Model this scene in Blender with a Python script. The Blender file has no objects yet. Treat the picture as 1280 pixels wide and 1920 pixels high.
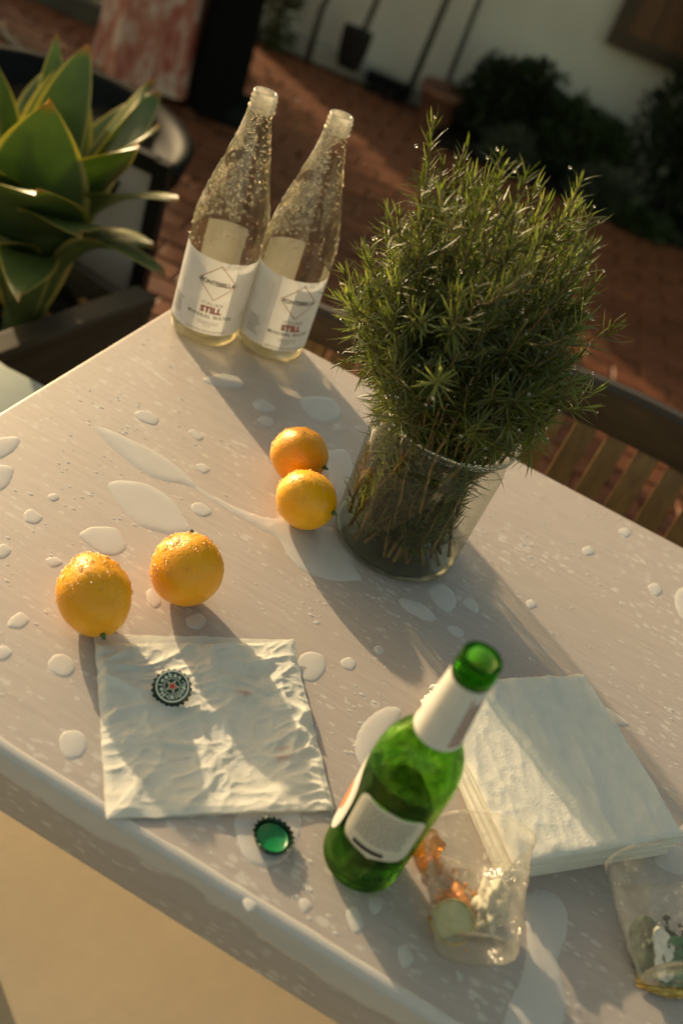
import bpy, bmesh, math, random
import numpy as np
from mathutils import Vector, Matrix, noise
from mathutils.geometry import delaunay_2d_cdt

random.seed(7)
rng = np.random.default_rng(7)
scene = bpy.context.scene
COL = scene.collection
R = math.radians
PI = math.pi
T = 0.75                                     # height of the table top above the paving

# ------------------------------------------------------------------ camera
def make_camera():
    pitch, roll = 0.6476, 0.3995
    fw = Vector((0, math.cos(pitch), -math.sin(pitch)))
    up0 = Vector((0, math.sin(pitch), math.cos(pitch)))
    rt0 = Vector((1, 0, 0))
    rt = math.cos(roll) * rt0 + math.sin(roll) * up0
    up = -math.sin(roll) * rt0 + math.cos(roll) * up0
    cd = bpy.data.cameras.new('camera')
    cam = bpy.data.objects.new('camera', cd)
    COL.objects.link(cam)
    m = Matrix((rt, up, -fw)).transposed().to_4x4()
    m.translation = Vector((0, 0, T + 0.6287))
    cam.matrix_world = m
    cd.sensor_fit = 'VERTICAL'
    cd.sensor_height = 36.0
    cd.lens = 34.55
    cd.clip_start = 0.02
    cd.clip_end = 300
    cd.dof.use_dof = True
    cd.dof.focus_distance = 0.92
    cd.dof.aperture_fstop = 3.3
    scene.camera = cam
make_camera()

# ------------------------------------------------------------------ sky, sun, exposure
SUN_ELEV = R(15.5)
SUN_AZ = R(-47.5)                            # clockwise from +Y
world = bpy.data.worlds.new('World')
scene.world = world
world.use_nodes = True
_nt = world.node_tree
_bg = _nt.nodes['Background']
_sky = _nt.nodes.new('ShaderNodeTexSky')
_sky.sky_type = 'NISHITA'
_sky.sun_disc = False
_sky.sun_elevation = SUN_ELEV
_sky.sun_rotation = SUN_AZ
_sky.dust_density = 2.0
_warm = _nt.nodes.new('ShaderNodeMix')         # the photograph is balanced warm
_warm.data_type = 'RGBA'
_warm.blend_type = 'MULTIPLY'
_warm.inputs[0].default_value = 1.0
_warm.inputs[7].default_value = (1.0, 0.82, 0.53, 1)
_nt.links.new(_sky.outputs[0], _warm.inputs[6])
_nt.links.new(_warm.outputs[2], _bg.inputs[0])
_bg.inputs[1].default_value = 0.14
sd = bpy.data.lights.new('sun', 'SUN')
sun = bpy.data.objects.new('sun', sd)
COL.objects.link(sun)
sd.energy = 3.1
sd.angle = R(0.9)
sd.color = (1.0, 0.76, 0.45)
sdir = Vector((math.sin(SUN_AZ) * math.cos(SUN_ELEV), math.cos(SUN_AZ) * math.cos(SUN_ELEV), math.sin(SUN_ELEV)))
sun.rotation_euler = (-sdir).to_track_quat('-Z', 'Y').to_euler()
sun.location = (-6, 6, 6)
vs = scene.view_settings
vs.view_transform = 'Standard'
vs.look = 'None'
vs.exposure = 0.96
vs.gamma = 1
vs.use_curve_mapping = False
cy = scene.cycles
cy.max_bounces = 14
cy.diffuse_bounces = 4
cy.glossy_bounces = 6
cy.transmission_bounces = 14
cy.transparent_max_bounces = 40
cy.sample_clamp_indirect = 6
cy.use_denoising = True

# ------------------------------------------------------------------ helpers
def tag(o, label=None, cat=None, group=None, kind=None):
    if label: o['label'] = label
    if cat: o['category'] = cat
    if group: o['group'] = group
    if kind: o['kind'] = kind
    return o

def empty(name, loc=(0, 0, 0), rz=0.0, label=None, cat=None, group=None):
    o = bpy.data.objects.new(name, None)
    o.empty_display_size = 0.05
    COL.objects.link(o)
    o.location = loc
    o.rotation_euler = (0, 0, rz)
    return tag(o, label, cat, group)

def link_mesh(name, me, mat, parent=None, smooth=True, kind=None):
    o = bpy.data.objects.new(name, me)
    COL.objects.link(o)
    if mat and not me.materials:
        me.materials.append(mat)
    if smooth and len(me.polygons):
        me.polygons.foreach_set('use_smooth', [True] * len(me.polygons))
    if parent: o.parent = parent
    if kind: o['kind'] = kind
    return o

def mesh_from(name, verts, faces, mat, parent=None, smooth=True, kind=None):
    me = bpy.data.meshes.new(name)
    me.from_pydata([tuple(v) for v in verts], [], [tuple(f) for f in faces])
    me.update()
    return link_mesh(name, me, mat, parent, smooth, kind)

def bm_obj(name, bm, mat, parent=None, smooth=False, kind=None):
    me = bpy.data.meshes.new(name)
    bm.normal_update()
    bm.to_mesh(me)
    bm.free()
    return link_mesh(name, me, mat, parent, smooth, kind)

def autosmooth(o, ang=35):
    me = o.data
    me.polygons.foreach_set('use_smooth', [True] * len(me.polygons))
    me.set_sharp_from_angle(angle=R(ang))
    return o

class MB:
    """collects triangles and quads for one mesh"""
    def __init__(s): s.v, s.f = [], []
    def add(s, v, f):
        b = len(s.v)
        s.v += [tuple(x) for x in v]
        s.f += [tuple(i + b for i in q) for q in f]
    def box(s, c, size, m=None):
        x, y, z = (k / 2 for k in size)
        vs_ = [Vector((sx * x, sy * y, sz * z)) for sz in (-1, 1) for sy in (-1, 1) for sx in (-1, 1)]
        if m is not None: vs_ = [m @ v for v in vs_]
        s.add([v + Vector(c) for v in vs_], [(0, 2, 3, 1), (4, 5, 7, 6), (0, 1, 5, 4), (2, 6, 7, 3), (0, 4, 6, 2), (1, 3, 7, 5)])
    def tube(s, pts, radii, n=8, cap=True):
        pts = [Vector(p) for p in pts]
        if not hasattr(radii, '__len__'): radii = [radii] * len(pts)
        vs_, fs = [], []
        prev = None
        for i, p in enumerate(pts):
            d = (pts[min(i + 1, len(pts) - 1)] - pts[max(i - 1, 0)]).normalized()
            if prev is None:
                u = d.orthogonal().normalized()
            else:
                u = (prev - d * prev.dot(d)).normalized()
            prev = u
            w = d.cross(u)
            for k in range(n):
                a = 2 * PI * k / n
                vs_.append(p + (u * math.cos(a) + w * math.sin(a)) * radii[i])
        for i in range(len(pts) - 1):
            for k in range(n):
                a, b = i * n + k, i * n + (k + 1) % n
                fs.append((a, b, b + n, a + n))
        if cap:
            fs.append(tuple(range(n))[::-1])
            fs.append(tuple((len(pts) - 1) * n + k for k in range(n)))
        s.add(vs_, fs)
    def build(s, name, mat, parent=None, smooth=False, kind=None):
        return mesh_from(name, s.v, s.f, mat, parent, smooth, kind)

def bevel_box(size, bev, seg=3):
    bm = bmesh.new()
    bmesh.ops.create_cube(bm, size=1)
    bmesh.ops.scale(bm, vec=size, verts=bm.verts)
    bmesh.ops.bevel(bm, geom=bm.edges[:], offset=bev, segments=seg, profile=0.5, affect='EDGES')
    return bm

def lathe(profile, n=64, close_top=False):
    """profile: list of (r, z) from the bottom up; a radius of 0 makes a pole"""
    vs_, fs = [], []
    rings = []
    for r, z in profile:
        if r < 1e-6:
            rings.append([len(vs_)])
            vs_.append((0, 0, z))
        else:
            rings.append(list(range(len(vs_), len(vs_) + n)))
            vs_ += [(r * math.cos(2 * PI * k / n), r * math.sin(2 * PI * k / n), z) for k in range(n)]
    for a, b in zip(rings[:-1], rings[1:]):
        for k in range(n):
            k2 = (k + 1) % n
            if len(a) == 1 and len(b) == 1: continue
            if len(a) == 1: fs.append((a[0], b[k2], b[k]))
            elif len(b) == 1: fs.append((a[k], a[k2], b[0]))
            else: fs.append((a[k], a[k2], b[k2], b[k]))
    return vs_, fs

def smooth_profile(pts, step=0.004):
    """Catmull-Rom through (r, z) points"""
    P = [Vector((a, b)) for a, b in pts]
    out = []
    for i in range(len(P) - 1):
        p0, p1, p2, p3 = P[max(i - 1, 0)], P[i], P[i + 1], P[min(i + 2, len(P) - 1)]
        n = max(1, int((p2 - p1).length / step))
        for k in range(n):
            t = k / n
            q = 0.5 * ((2 * p1) + (p2 - p0) * t + (2 * p0 - 5 * p1 + 4 * p2 - p3) * t * t + (3 * p1 - p0 - 3 * p2 + p3) * t ** 3)
            out.append((max(q.x, 0), q.y))
    out.append(tuple(P[-1]))
    return out

def prof_r(profile, z):
    for (r0, z0), (r1, z1) in zip(profile[:-1], profile[1:]):
        if z0 <= z <= z1 and z1 > z0:
            return r0 + (r1 - r0) * (z - z0) / (z1 - z0), (r1 - r0) / (z1 - z0)
    return profile[-1][0], 0.0

def domes(name, pts, nrm, rad, mat, parent=None, flat=0.55, stretch=None, seg=6, kind='stuff'):
    """small water beads: a low dome at every point"""
    mb = MB()
    for i, (p, nn) in enumerate(zip(pts, nrm)):
        p, nn = Vector(p), Vector(nn).normalized()
        u = nn.orthogonal().normalized() if stretch is None else (stretch[0] - nn * stretch[0].dot(nn)).normalized()
        w = nn.cross(u)
        r = rad[i]
        sx = 1.0 if stretch is None else stretch[1]
        ph = random.random() * 6
        vs_ = []
        for rr, hh in ((1.0, -0.05), (0.78, flat * 0.55)):
            for k in range(seg):
                a = 2 * PI * k / seg + (ph if stretch is None else 0)
                vs_.append(p + (u * math.cos(a) * sx + w * math.sin(a)) * r * rr + nn * r * hh)
        vs_.append(p + nn * r * flat)
        fs = [(k, (k + 1) % seg, seg + (k + 1) % seg, seg + k) for k in range(seg)]
        fs += [(seg + k, seg + (k + 1) % seg, 2 * seg) for k in range(seg)]
        mb.add(vs_, fs)
    return mb.build(name, mat, parent, True, kind)

def text_mesh(s, size, bold=0.0, spacing=1.0):
    cu = bpy.data.curves.new('lettering', 'FONT')
    cu.body = s
    cu.size = size
    cu.align_x = 'CENTER'
    cu.align_y = 'CENTER'
    cu.offset = bold
    cu.space_character = spacing
    cu.resolution_u = 2
    o = bpy.data.objects.new('lettering', cu)
    COL.objects.link(o)
    dg = bpy.context.evaluated_depsgraph_get()
    me = o.evaluated_get(dg).to_mesh()
    v = [tuple(x.co) for x in me.vertices]
    f = [tuple(p.vertices) for p in me.polygons]
    o.evaluated_get(dg).to_mesh_clear()
    bpy.data.objects.remove(o)
    bpy.data.curves.remove(cu)
    return v, f

# ------------------------------------------------------------------ materials
def mat_base(name):
    m = bpy.data.materials.new(name)
    m.use_nodes = True
    nt = m.node_tree
    nt.nodes.clear()
    out = nt.nodes.new('ShaderNodeOutputMaterial')
    return m, nt, out

def N(nt, kind, **kw):
    n = nt.nodes.new('ShaderNode' + kind)
    for k, v in kw.items():
        if k.startswith('i_'):
            key = k[2:].replace('_', ' ')
            n.inputs[key].default_value = v
        else:
            setattr(n, k, v)
    return n

def rgba(c): return (c[0], c[1], c[2], 1.0)

def ramp(nt, fac, stops):
    r = nt.nodes.new('ShaderNodeValToRGB')
    el = r.color_ramp.elements
    while len(el) > 1: el.remove(el[-1])
    el[0].position, el[0].color = stops[0][0], rgba(stops[0][1])
    for p, c in stops[1:]:
        e = el.new(p)
        e.color = rgba(c)
    nt.links.new(fac, r.inputs[0])
    return r.outputs[0]

def coords(nt, scale=(1, 1, 1), kind='Object', rot=(0, 0, 0)):
    tc = nt.nodes.new('ShaderNodeTexCoord')
    mp = nt.nodes.new('ShaderNodeMapping')
    mp.inputs['Scale'].default_value = scale
    mp.inputs['Rotation'].default_value = rot
    nt.links.new(tc.outputs[kind], mp.inputs[0])
    return mp.outputs[0]

def noise_tex(nt, vec, scale, detail=4, rough=0.55, dist=0.0):
    n = nt.nodes.new('ShaderNodeTexNoise')
    n.inputs['Scale'].default_value = scale
    n.inputs['Detail'].default_value = detail
    n.inputs['Roughness'].default_value = rough
    n.inputs['Distortion'].default_value = dist
    nt.links.new(vec, n.inputs['Vector'])
    return n.outputs['Fac']

def mixc(nt, fac, a, b, blend='MIX'):
    m = nt.nodes.new('ShaderNodeMix')
    m.data_type = 'RGBA'
    m.blend_type = blend
    for sock, val in ((m.inputs[0], fac), (m.inputs[6], a), (m.inputs[7], b)):
        if hasattr(val, 'links'): nt.links.new(val, sock)
        elif isinstance(val, (int, float)): sock.default_value = val
        else: sock.default_value = rgba(val)
    return m.outputs[2]

def math_n(nt, op, a, b=0.0, c=0.0):
    m = nt.nodes.new('ShaderNodeMath')
    m.operation = op
    for s_, v in zip(m.inputs, (a, b, c)):
        if hasattr(v, 'links'): nt.links.new(v, s_)
        else: s_.default_value = v
    return m.outputs[0]

def bump(nt, h, strength=0.3, dist=0.01):
    b = nt.nodes.new('ShaderNodeBump')
    b.inputs['Strength'].default_value = strength
    b.inputs['Distance'].default_value = dist
    nt.links.new(h, b.inputs['Height'])
    return b.outputs[0]

def simple(name, col, rough=0.6, var=0.25, scale=20, bmp=0.15, bdist=0.002, metal=0.0, kind='Object', spec=0.5, stretch=(1, 1, 1), sss=0.0, rand=0.0):
    """matte material whose colour wanders a little, with fine relief"""
    m, nt, out = mat_base(name)
    v = coords(nt, stretch, kind)
    f = noise_tex(nt, v, scale, 5, 0.6)
    lo = tuple(max(0, x * (1 - var)) for x in col)
    hi = tuple(min(1, x * (1 + var)) for x in col)
    c = ramp(nt, f, [(0.3, lo), (0.7, hi)])
    if rand:
        oi = nt.nodes.new('ShaderNodeObjectInfo')
        k = math_n(nt, 'MULTIPLY_ADD', oi.outputs['Random'], rand * 2, 1 - rand)
        hs = nt.nodes.new('ShaderNodeHueSaturation')
        nt.links.new(k, hs.inputs['Value'])
        nt.links.new(c, hs.inputs['Color'])
        c = hs.outputs[0]
    p = N(nt, 'BsdfPrincipled', i_Roughness=rough, i_Metallic=metal)
    p.inputs['Specular IOR Level'].default_value = spec
    if sss:
        p.inputs['Subsurface Weight'].default_value = sss
        p.inputs['Subsurface Radius'].default_value = (0.01, 0.006, 0.003)
    nt.links.new(c, p.inputs['Base Color'])
    if bmp:
        f2 = noise_tex(nt, v, scale * 6, 4, 0.6)
        nt.links.new(bump(nt, f2, bmp, bdist), p.inputs['Normal'])
    nt.links.new(p.outputs[0], out.inputs[0])
    return m

def leaf_mat(name, col, back=None, rough=0.45, trans=0.35, var=0.35, scale=40, rand=0.0, spec=0.5, glow=(1.7, 1.5, 0.7)):
    m, nt, out = mat_base(name)
    v = coords(nt)
    f = noise_tex(nt, v, scale, 2)
    c = ramp(nt, f, [(0.3, tuple(x * (1 - var) for x in col)), (0.7, tuple(x * (1 + var) for x in col))])
    if back:
        g = nt.nodes.new('ShaderNodeNewGeometry')
        c = mixc(nt, g.outputs['Backfacing'], c, back)
    if rand:
        oi = nt.nodes.new('ShaderNodeObjectInfo')
        k = math_n(nt, 'MULTIPLY_ADD', oi.outputs['Random'], rand * 2, 1 - rand)
        hs = nt.nodes.new('ShaderNodeHueSaturation')
        nt.links.new(k, hs.inputs['Value'])
        nt.links.new(c, hs.inputs['Color'])
        c = hs.outputs[0]
    p = N(nt, 'BsdfPrincipled', i_Roughness=rough)
    p.inputs['Specular IOR Level'].default_value = spec
    nt.links.new(c, p.inputs['Base Color'])
    t = N(nt, 'BsdfTranslucent')
    tcol = mixc(nt, 1.0, c, glow, 'MULTIPLY')
    nt.links.new(tcol, t.inputs[0])
    mx = nt.nodes.new('ShaderNodeMixShader')
    mx.inputs[0].default_value = trans
    nt.links.new(p.outputs[0], mx.inputs[1])
    nt.links.new(t.outputs[0], mx.inputs[2])
    nt.links.new(mx.outputs[0], out.inputs[0])
    return m

def fresnel(nt, ior):
    """the same mirror share from either side of a thin wall"""
    g = nt.nodes.new('ShaderNodeNewGeometry')
    k = math_n(nt, 'MULTIPLY_ADD', g.outputs['Backfacing'], 1.0 / ior - ior, ior)
    f = nt.nodes.new('ShaderNodeFresnel')
    nt.links.new(k, f.inputs['IOR'])
    return f

def thin_glass(name, tint, edge, haze=0.05, haze_col=(0.8, 0.8, 0.75), rough=0.03, bstr=0.0, bscale=300, power=1.6, ior=1.5, rim_light=0.0):
    """a thin clear wall: tinted see-through, denser at glancing angles, with a mirror-like
    Fresnel reflection and a little mist of condensation, plus an optional painted bright rim"""
    m, nt, out = mat_base(name)
    lw = N(nt, 'LayerWeight', i_Blend=0.5)
    k = math_n(nt, 'POWER', lw.outputs['Facing'], power)
    c = mixc(nt, k, tint, edge)
    tr = N(nt, 'BsdfTransparent')
    nt.links.new(c, tr.inputs[0])
    gl = N(nt, 'BsdfGlossy', i_Roughness=rough)
    fr = fresnel(nt, ior)
    df = N(nt, 'BsdfDiffuse')
    df.inputs[0].default_value = rgba(haze_col)
    tl = N(nt, 'BsdfTranslucent')
    tl.inputs[0].default_value = rgba(haze_col)
    hz = nt.nodes.new('ShaderNodeMixShader')
    hz.inputs[0].default_value = 0.6
    nt.links.new(df.outputs[0], hz.inputs[1])
    nt.links.new(tl.outputs[0], hz.inputs[2])
    v = coords(nt)
    if bstr:
        nz = noise_tex(nt, v, bscale, 3, 0.6)
        b = bump(nt, nz, bstr, 0.002)
        nt.links.new(b, gl.inputs['Normal'])
        nt.links.new(b, fr.inputs['Normal'])
    hf = noise_tex(nt, v, 35, 4, 0.7)
    hfac = math_n(nt, 'MULTIPLY', math_n(nt, 'POWER', hf, 1.5), haze * 2.6)
    hfac = math_n(nt, 'ADD', hfac, math_n(nt, 'MULTIPLY', k, haze))
    if rim_light:
        hfac = math_n(nt, 'ADD', hfac, math_n(nt, 'MULTIPLY', math_n(nt, 'POWER', lw.outputs['Facing'], 3.0), rim_light))  # pale share painted in at glancing angles as the rim's bright light
    m1 = nt.nodes.new('ShaderNodeMixShader')
    nt.links.new(hfac, m1.inputs[0])
    nt.links.new(tr.outputs[0], m1.inputs[1])
    nt.links.new(hz.outputs[0], m1.inputs[2])
    m2 = nt.nodes.new('ShaderNodeMixShader')
    nt.links.new(fr.outputs[0], m2.inputs[0])
    nt.links.new(m1.outputs[0], m2.inputs[1])
    nt.links.new(gl.outputs[0], m2.inputs[2])
    nt.links.new(m2.outputs[0], out.inputs[0])
    return m

def solid_glass(name, col, rough=0.0, ior=1.5, through=0.0, bstr=0.0, bscale=60, col2=None):
    m, nt, out = mat_base(name)
    g = N(nt, 'BsdfGlass', i_Roughness=rough, i_IOR=ior)
    g.inputs[0].default_value = rgba(col)
    if bstr:
        nz = noise_tex(nt, coords(nt), bscale, 3)
        nt.links.new(bump(nt, nz, bstr, 0.003), g.inputs['Normal'])
    if col2:
        f = noise_tex(nt, coords(nt), 75, 4, 0.65, 1.5)
        c = ramp(nt, f, [(0.36, tuple(x * 0.62 for x in col)), (0.48, col), (0.64, col2)])  # blotches of reflected and refracted light painted into the tint
        nt.links.new(c, g.inputs[0])
    if through:
        t = N(nt, 'BsdfTransparent')
        t.inputs[0].default_value = rgba(col)
        mx = nt.nodes.new('ShaderNodeMixShader')
        mx.inputs[0].default_value = through
        nt.links.new(g.outputs[0], mx.inputs[1])
        nt.links.new(t.outputs[0], mx.inputs[2])
        nt.links.new(mx.outputs[0], out.inputs[0])
    else:
        nt.links.new(g.outputs[0], out.inputs[0])
    return m

def paper(name, col, trans=0.4, bstr=0.2, bscale=200, stains=(), spec=0.2):
    m, nt, out = mat_base(name)
    v = coords(nt)
    f = noise_tex(nt, v, 60, 4)
    c = ramp(nt, f, [(0.3, tuple(x * 0.94 for x in col)), (0.7, tuple(min(1, x * 1.04) for x in col))])
    for (sx, sy, sr, sc) in stains:
        tc = nt.nodes.new('ShaderNodeTexCoord')
        d = nt.nodes.new('ShaderNodeVectorMath')
        d.operation = 'DISTANCE'
        mp = nt.nodes.new('ShaderNodeMapping')
        mp.inputs['Scale'].default_value = (0.55, 1.0, 0.0)
        nt.links.new(tc.outputs['Object'], mp.inputs[0])
        nt.links.new(mp.outputs[0], d.inputs[0])
        d.inputs[1].default_value = (sx * 0.55, sy, 0)
        wob = noise_tex(nt, v, 180, 3)
        dd = math_n(nt, 'ADD', d.outputs['Value'], math_n(nt, 'MULTIPLY', wob, sr * 1.2))
        mask = nt.nodes.new('ShaderNodeMapRange')
        mask.inputs[1].default_value = sr * 0.4
        mask.inputs[2].default_value = sr * 1.5
        mask.inputs[3].default_value = 0.75
        mask.inputs[4].default_value = 0.0
        nt.links.new(dd, mask.inputs[0])
        c = mixc(nt, mask.outputs[0], c, sc)
    df = N(nt, 'BsdfPrincipled', i_Roughness=0.75)
    df.inputs['Specular IOR Level'].default_value = spec
    nt.links.new(c, df.inputs['Base Color'])
    tl = N(nt, 'BsdfTranslucent')
    nt.links.new(c, tl.inputs[0])
    b = bump(nt, noise_tex(nt, v, bscale, 4, 0.6), bstr, 0.002)
    nt.links.new(b, df.inputs['Normal'])
    mx = nt.nodes.new('ShaderNodeMixShader')
    mx.inputs[0].default_value = trans
    nt.links.new(df.outputs[0], mx.inputs[1])
    nt.links.new(tl.outputs[0], mx.inputs[2])
    nt.links.new(mx.outputs[0], out.inputs[0])
    return m

def water_mat(name, sky_pale=0.0, sky_pale_col=(0.6, 0.58, 0.55), rough=0.0):
    """a film of water: see-through, with its mirror reflection and a pale share painted in as sky"""
    m, nt, out = mat_base(name)
    tr = N(nt, 'BsdfTransparent')
    df = N(nt, 'BsdfDiffuse')
    df.inputs[0].default_value = rgba(sky_pale_col)
    mm = nt.nodes.new('ShaderNodeMixShader')
    mm.inputs[0].default_value = sky_pale
    nt.links.new(tr.outputs[0], mm.inputs[1])
    nt.links.new(df.outputs[0], mm.inputs[2])
    gl = N(nt, 'BsdfGlossy', i_Roughness=rough)
    fr = fresnel(nt, 1.36)
    m2 = nt.nodes.new('ShaderNodeMixShader')
    nt.links.new(fr.outputs[0], m2.inputs[0])
    nt.links.new(mm.outputs[0], m2.inputs[1])
    nt.links.new(gl.outputs[0], m2.inputs[2])
    nt.links.new(m2.outputs[0], out.inputs[0])
    return m

def bead_mat(name):
    m, nt, out = mat_base(name)
    p = N(nt, 'BsdfPrincipled', i_Roughness=0.20, i_IOR=1.5)
    p.inputs['Base Color'].default_value = (1, 1, 1, 1)
    p.inputs['Transmission Weight'].default_value = 1.0
    t = N(nt, 'BsdfTransparent')
    mx = nt.nodes.new('ShaderNodeMixShader')
    mx.inputs[0].default_value = 0.10
    nt.links.new(p.outputs[0], mx.inputs[1])
    nt.links.new(t.outputs[0], mx.inputs[2])
    nt.links.new(mx.outputs[0], out.inputs[0])
    return m

def table_mat():
    m, nt, out = mat_base('wet_printed_laminate')
    grain = noise_tex(nt, coords(nt, (6, 60, 60)), 3.0, 5, 0.65, 0.4)
    fine = noise_tex(nt, coords(nt, (22, 330, 330)), 3.0, 3, 0.6)
    cloud = noise_tex(nt, coords(nt, (1, 1.6, 1)), 5.0, 3, 0.5)
    c = ramp(nt, grain, [(0.25, (0.335, 0.294, 0.270)), (0.55, (0.402, 0.356, 0.328)), (0.8, (0.472, 0.422, 0.390))])
    c = mixc(nt, math_n(nt, 'MULTIPLY', cloud, 0.5), c, (0.415, 0.345, 0.310))
    c = mixc(nt, math_n(nt, 'MULTIPLY', fine, 0.45), c, (0.46, 0.405, 0.362))
    vo = nt.nodes.new('ShaderNodeTexVoronoi')
    vo.feature = 'F1'
    vo.inputs['Scale'].default_value = 1.0
    vo.inputs['Randomness'].default_value = 1.0
    wv = coords(nt, (95, 210, 210))
    wob = nt.nodes.new('ShaderNodeTexNoise')
    wob.inputs['Scale'].default_value = 1.2
    nt.links.new(wv, wob.inputs['Vector'])
    vm = nt.nodes.new('ShaderNodeVectorMath')
    vm.operation = 'MULTIPLY_ADD'
    vm.inputs[1].default_value = (0.9, 0.9, 0.9)
    nt.links.new(wob.outputs['Color'], vm.inputs[0])
    nt.links.new(wv, vm.inputs[2])
    nt.links.new(vm.outputs[0], vo.inputs['Vector'])
    gate = math_n(nt, 'POWER', noise_tex(nt, coords(nt), 7.0, 5, 0.75), 2.0)
    gate = math_n(nt, 'MULTIPLY', gate, 2.3)
    sep = nt.nodes.new('ShaderNodeSeparateColor')
    nt.links.new(vo.outputs['Color'], sep.inputs[0])
    thr = math_n(nt, 'MULTIPLY', math_n(nt, 'POWER', sep.outputs[0], 2.2), math_n(nt, 'MULTIPLY', gate, 0.80))
    fl = math_n(nt, 'LESS_THAN', vo.outputs['Distance'], thr)
    c = mixc(nt, math_n(nt, 'MULTIPLY', fl, 0.62), c, (0.60, 0.57, 0.52))
    p = N(nt, 'BsdfPrincipled')
    nt.links.new(c, p.inputs['Base Color'])
    rg = math_n(nt, 'MULTIPLY_ADD', fine, 0.16, 0.30)
    rg = math_n(nt, 'MULTIPLY_ADD', fl, -0.18, rg)
    nt.links.new(rg, p.inputs['Roughness'])
    p.inputs['Specular IOR Level'].default_value = 0.45
    h = math_n(nt, 'ADD', math_n(nt, 'MULTIPLY', fine, 0.6), math_n(nt, 'MULTIPLY', grain, 0.4))
    nt.links.new(bump(nt, h, 0.22, 0.0012), p.inputs['Normal'])
    nt.links.new(p.outputs[0], out.inputs[0])
    return m

def wood_mat(name, a, b, rough=0.5, axis='X', rand=0.15):
    m, nt, out = mat_base(name)
    sc = (4, 50, 50) if axis == 'X' else ((50, 4, 50) if axis == 'Y' else (50, 50, 4))
    f = noise_tex(nt, coords(nt, sc), 1.5, 5, 0.6, 0.6)
    c = ramp(nt, f, [(0.3, a), (0.7, b)])
    oi = nt.nodes.new('ShaderNodeObjectInfo')
    k = math_n(nt, 'MULTIPLY_ADD', oi.outputs['Random'], rand * 2, 1 - rand)
    hs = nt.nodes.new('ShaderNodeHueSaturation')
    nt.links.new(k, hs.inputs['Value'])
    nt.links.new(c, hs.inputs['Color'])
    p = N(nt, 'BsdfPrincipled', i_Roughness=rough)
    nt.links.new(hs.outputs[0], p.inputs['Base Color'])
    nt.links.new(bump(nt, f, 0.25, 0.002), p.inputs['Normal'])
    nt.links.new(p.outputs[0], out.inputs[0])
    return m

def lemon_mat():
    m, nt, out = mat_base('lemon_peel')
    v = coords(nt)
    f = noise_tex(nt, v, 30, 4)
    c = ramp(nt, f, [(0.25, (0.82, 0.32, 0.003)), (0.55, (0.90, 0.41, 0.004)), (0.8, (0.93, 0.50, 0.008))])
    oi = nt.nodes.new('ShaderNodeObjectInfo')
    hs = nt.nodes.new('ShaderNodeHueSaturation')
    nt.links.new(math_n(nt, 'MULTIPLY_ADD', oi.outputs['Random'], 0.010, 0.496), hs.inputs['Hue'])
    nt.links.new(c, hs.inputs['Color'])
    vo = nt.nodes.new('ShaderNodeTexVoronoi')
    vo.inputs['Scale'].default_value = 520
    nt.links.new(v, vo.inputs['Vector'])
    wv = coords(nt)
    blot = noise_tex(nt, wv, 55, 5, 0.7, 0.8)
    spot = ramp(nt, blot, [(0.66, (0, 0, 0)), (0.78, (1, 1, 1))])
    col = mixc(nt, math_n(nt, 'MULTIPLY', spot, 0.45), hs.outputs[0], (0.42, 0.20, 0.02))
    p = N(nt, 'BsdfPrincipled', i_Roughness=0.34)
    p.inputs['Subsurface Weight'].default_value = 0.25
    p.inputs['Subsurface Radius'].default_value = (0.008, 0.004, 0.001)
    nt.links.new(col, p.inputs['Base Color'])
    h = math_n(nt, 'ADD', math_n(nt, 'MULTIPLY', vo.outputs['Distance'], 0.5), noise_tex(nt, v, 90, 3))
    nt.links.new(bump(nt, h, 0.5, 0.0014), p.inputs['Normal'])
    nt.links.new(p.outputs[0], out.inputs[0])
    return m

def agave_mat():
    """green leaf, its margin coloured through the mesh attribute 'margin'"""
    m, nt, out = mat_base('agave_leaf')
    v = coords(nt)
    f = noise_tex(nt, v, 14, 3)
    c = ramp(nt, f, [(0.3, (0.105, 0.150, 0.045)), (0.7, (0.165, 0.22, 0.075))])
    at = nt.nodes.new('ShaderNodeAttribute')
    at.attribute_name = 'margin'
    c = mixc(nt, at.outputs['Fac'], c, (0.50, 0.42, 0.14))
    ap = nt.nodes.new('ShaderNodeAttribute')
    ap.attribute_name = 'tip'
    c = mixc(nt, ap.outputs['Fac'], c, (0.36, 0.19, 0.05))
    p = N(nt, 'BsdfPrincipled', i_Roughness=0.38)
    nt.links.new(c, p.inputs['Base Color'])
    t = N(nt, 'BsdfTranslucent')
    nt.links.new(mixc(nt, 1.0, c, (1.5, 1.6, 0.6), 'MULTIPLY'), t.inputs[0])
    mx = nt.nodes.new('ShaderNodeMixShader')
    mx.inputs[0].default_value = 0.42
    nt.links.new(p.outputs[0], mx.inputs[1])
    nt.links.new(t.outputs[0], mx.inputs[2])
    nt.links.new(mx.outputs[0], out.inputs[0])
    return m

M = {}
M['table'] = table_mat()
M['table_metal'] = simple('white_metal', (0.70, 0.68, 0.64), 0.4, 0.05, 30, 0.05)
M['brick'] = simple('red_brick', (0.150, 0.050, 0.019), 0.55, 0.35, 25, 0.3, 0.003, rand=0.25, spec=0.3)
M['ground'] = simple('brick_bed', (0.075, 0.028, 0.014), 0.9, 0.3, 6, 0.3, 0.004, spec=0.08)
M['plaster'] = simple('cream_plaster', (0.62, 0.575, 0.455), 0.85, 0.08, 2.5, 0.25, 0.004)
M['ledge'] = simple('grey_ledge', (0.36, 0.34, 0.28), 0.8, 0.12, 8, 0.3, 0.004)
M['kerb'] = simple('mossy_kerb', (0.085, 0.080, 0.058), 0.9, 0.25, 8, 0.3, 0.004, spec=0.15)
M['water'] = water_mat('rain_water', 0.58, (0.78, 0.755, 0.72))  # whitish share stands in for the bright sky's reflection
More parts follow.
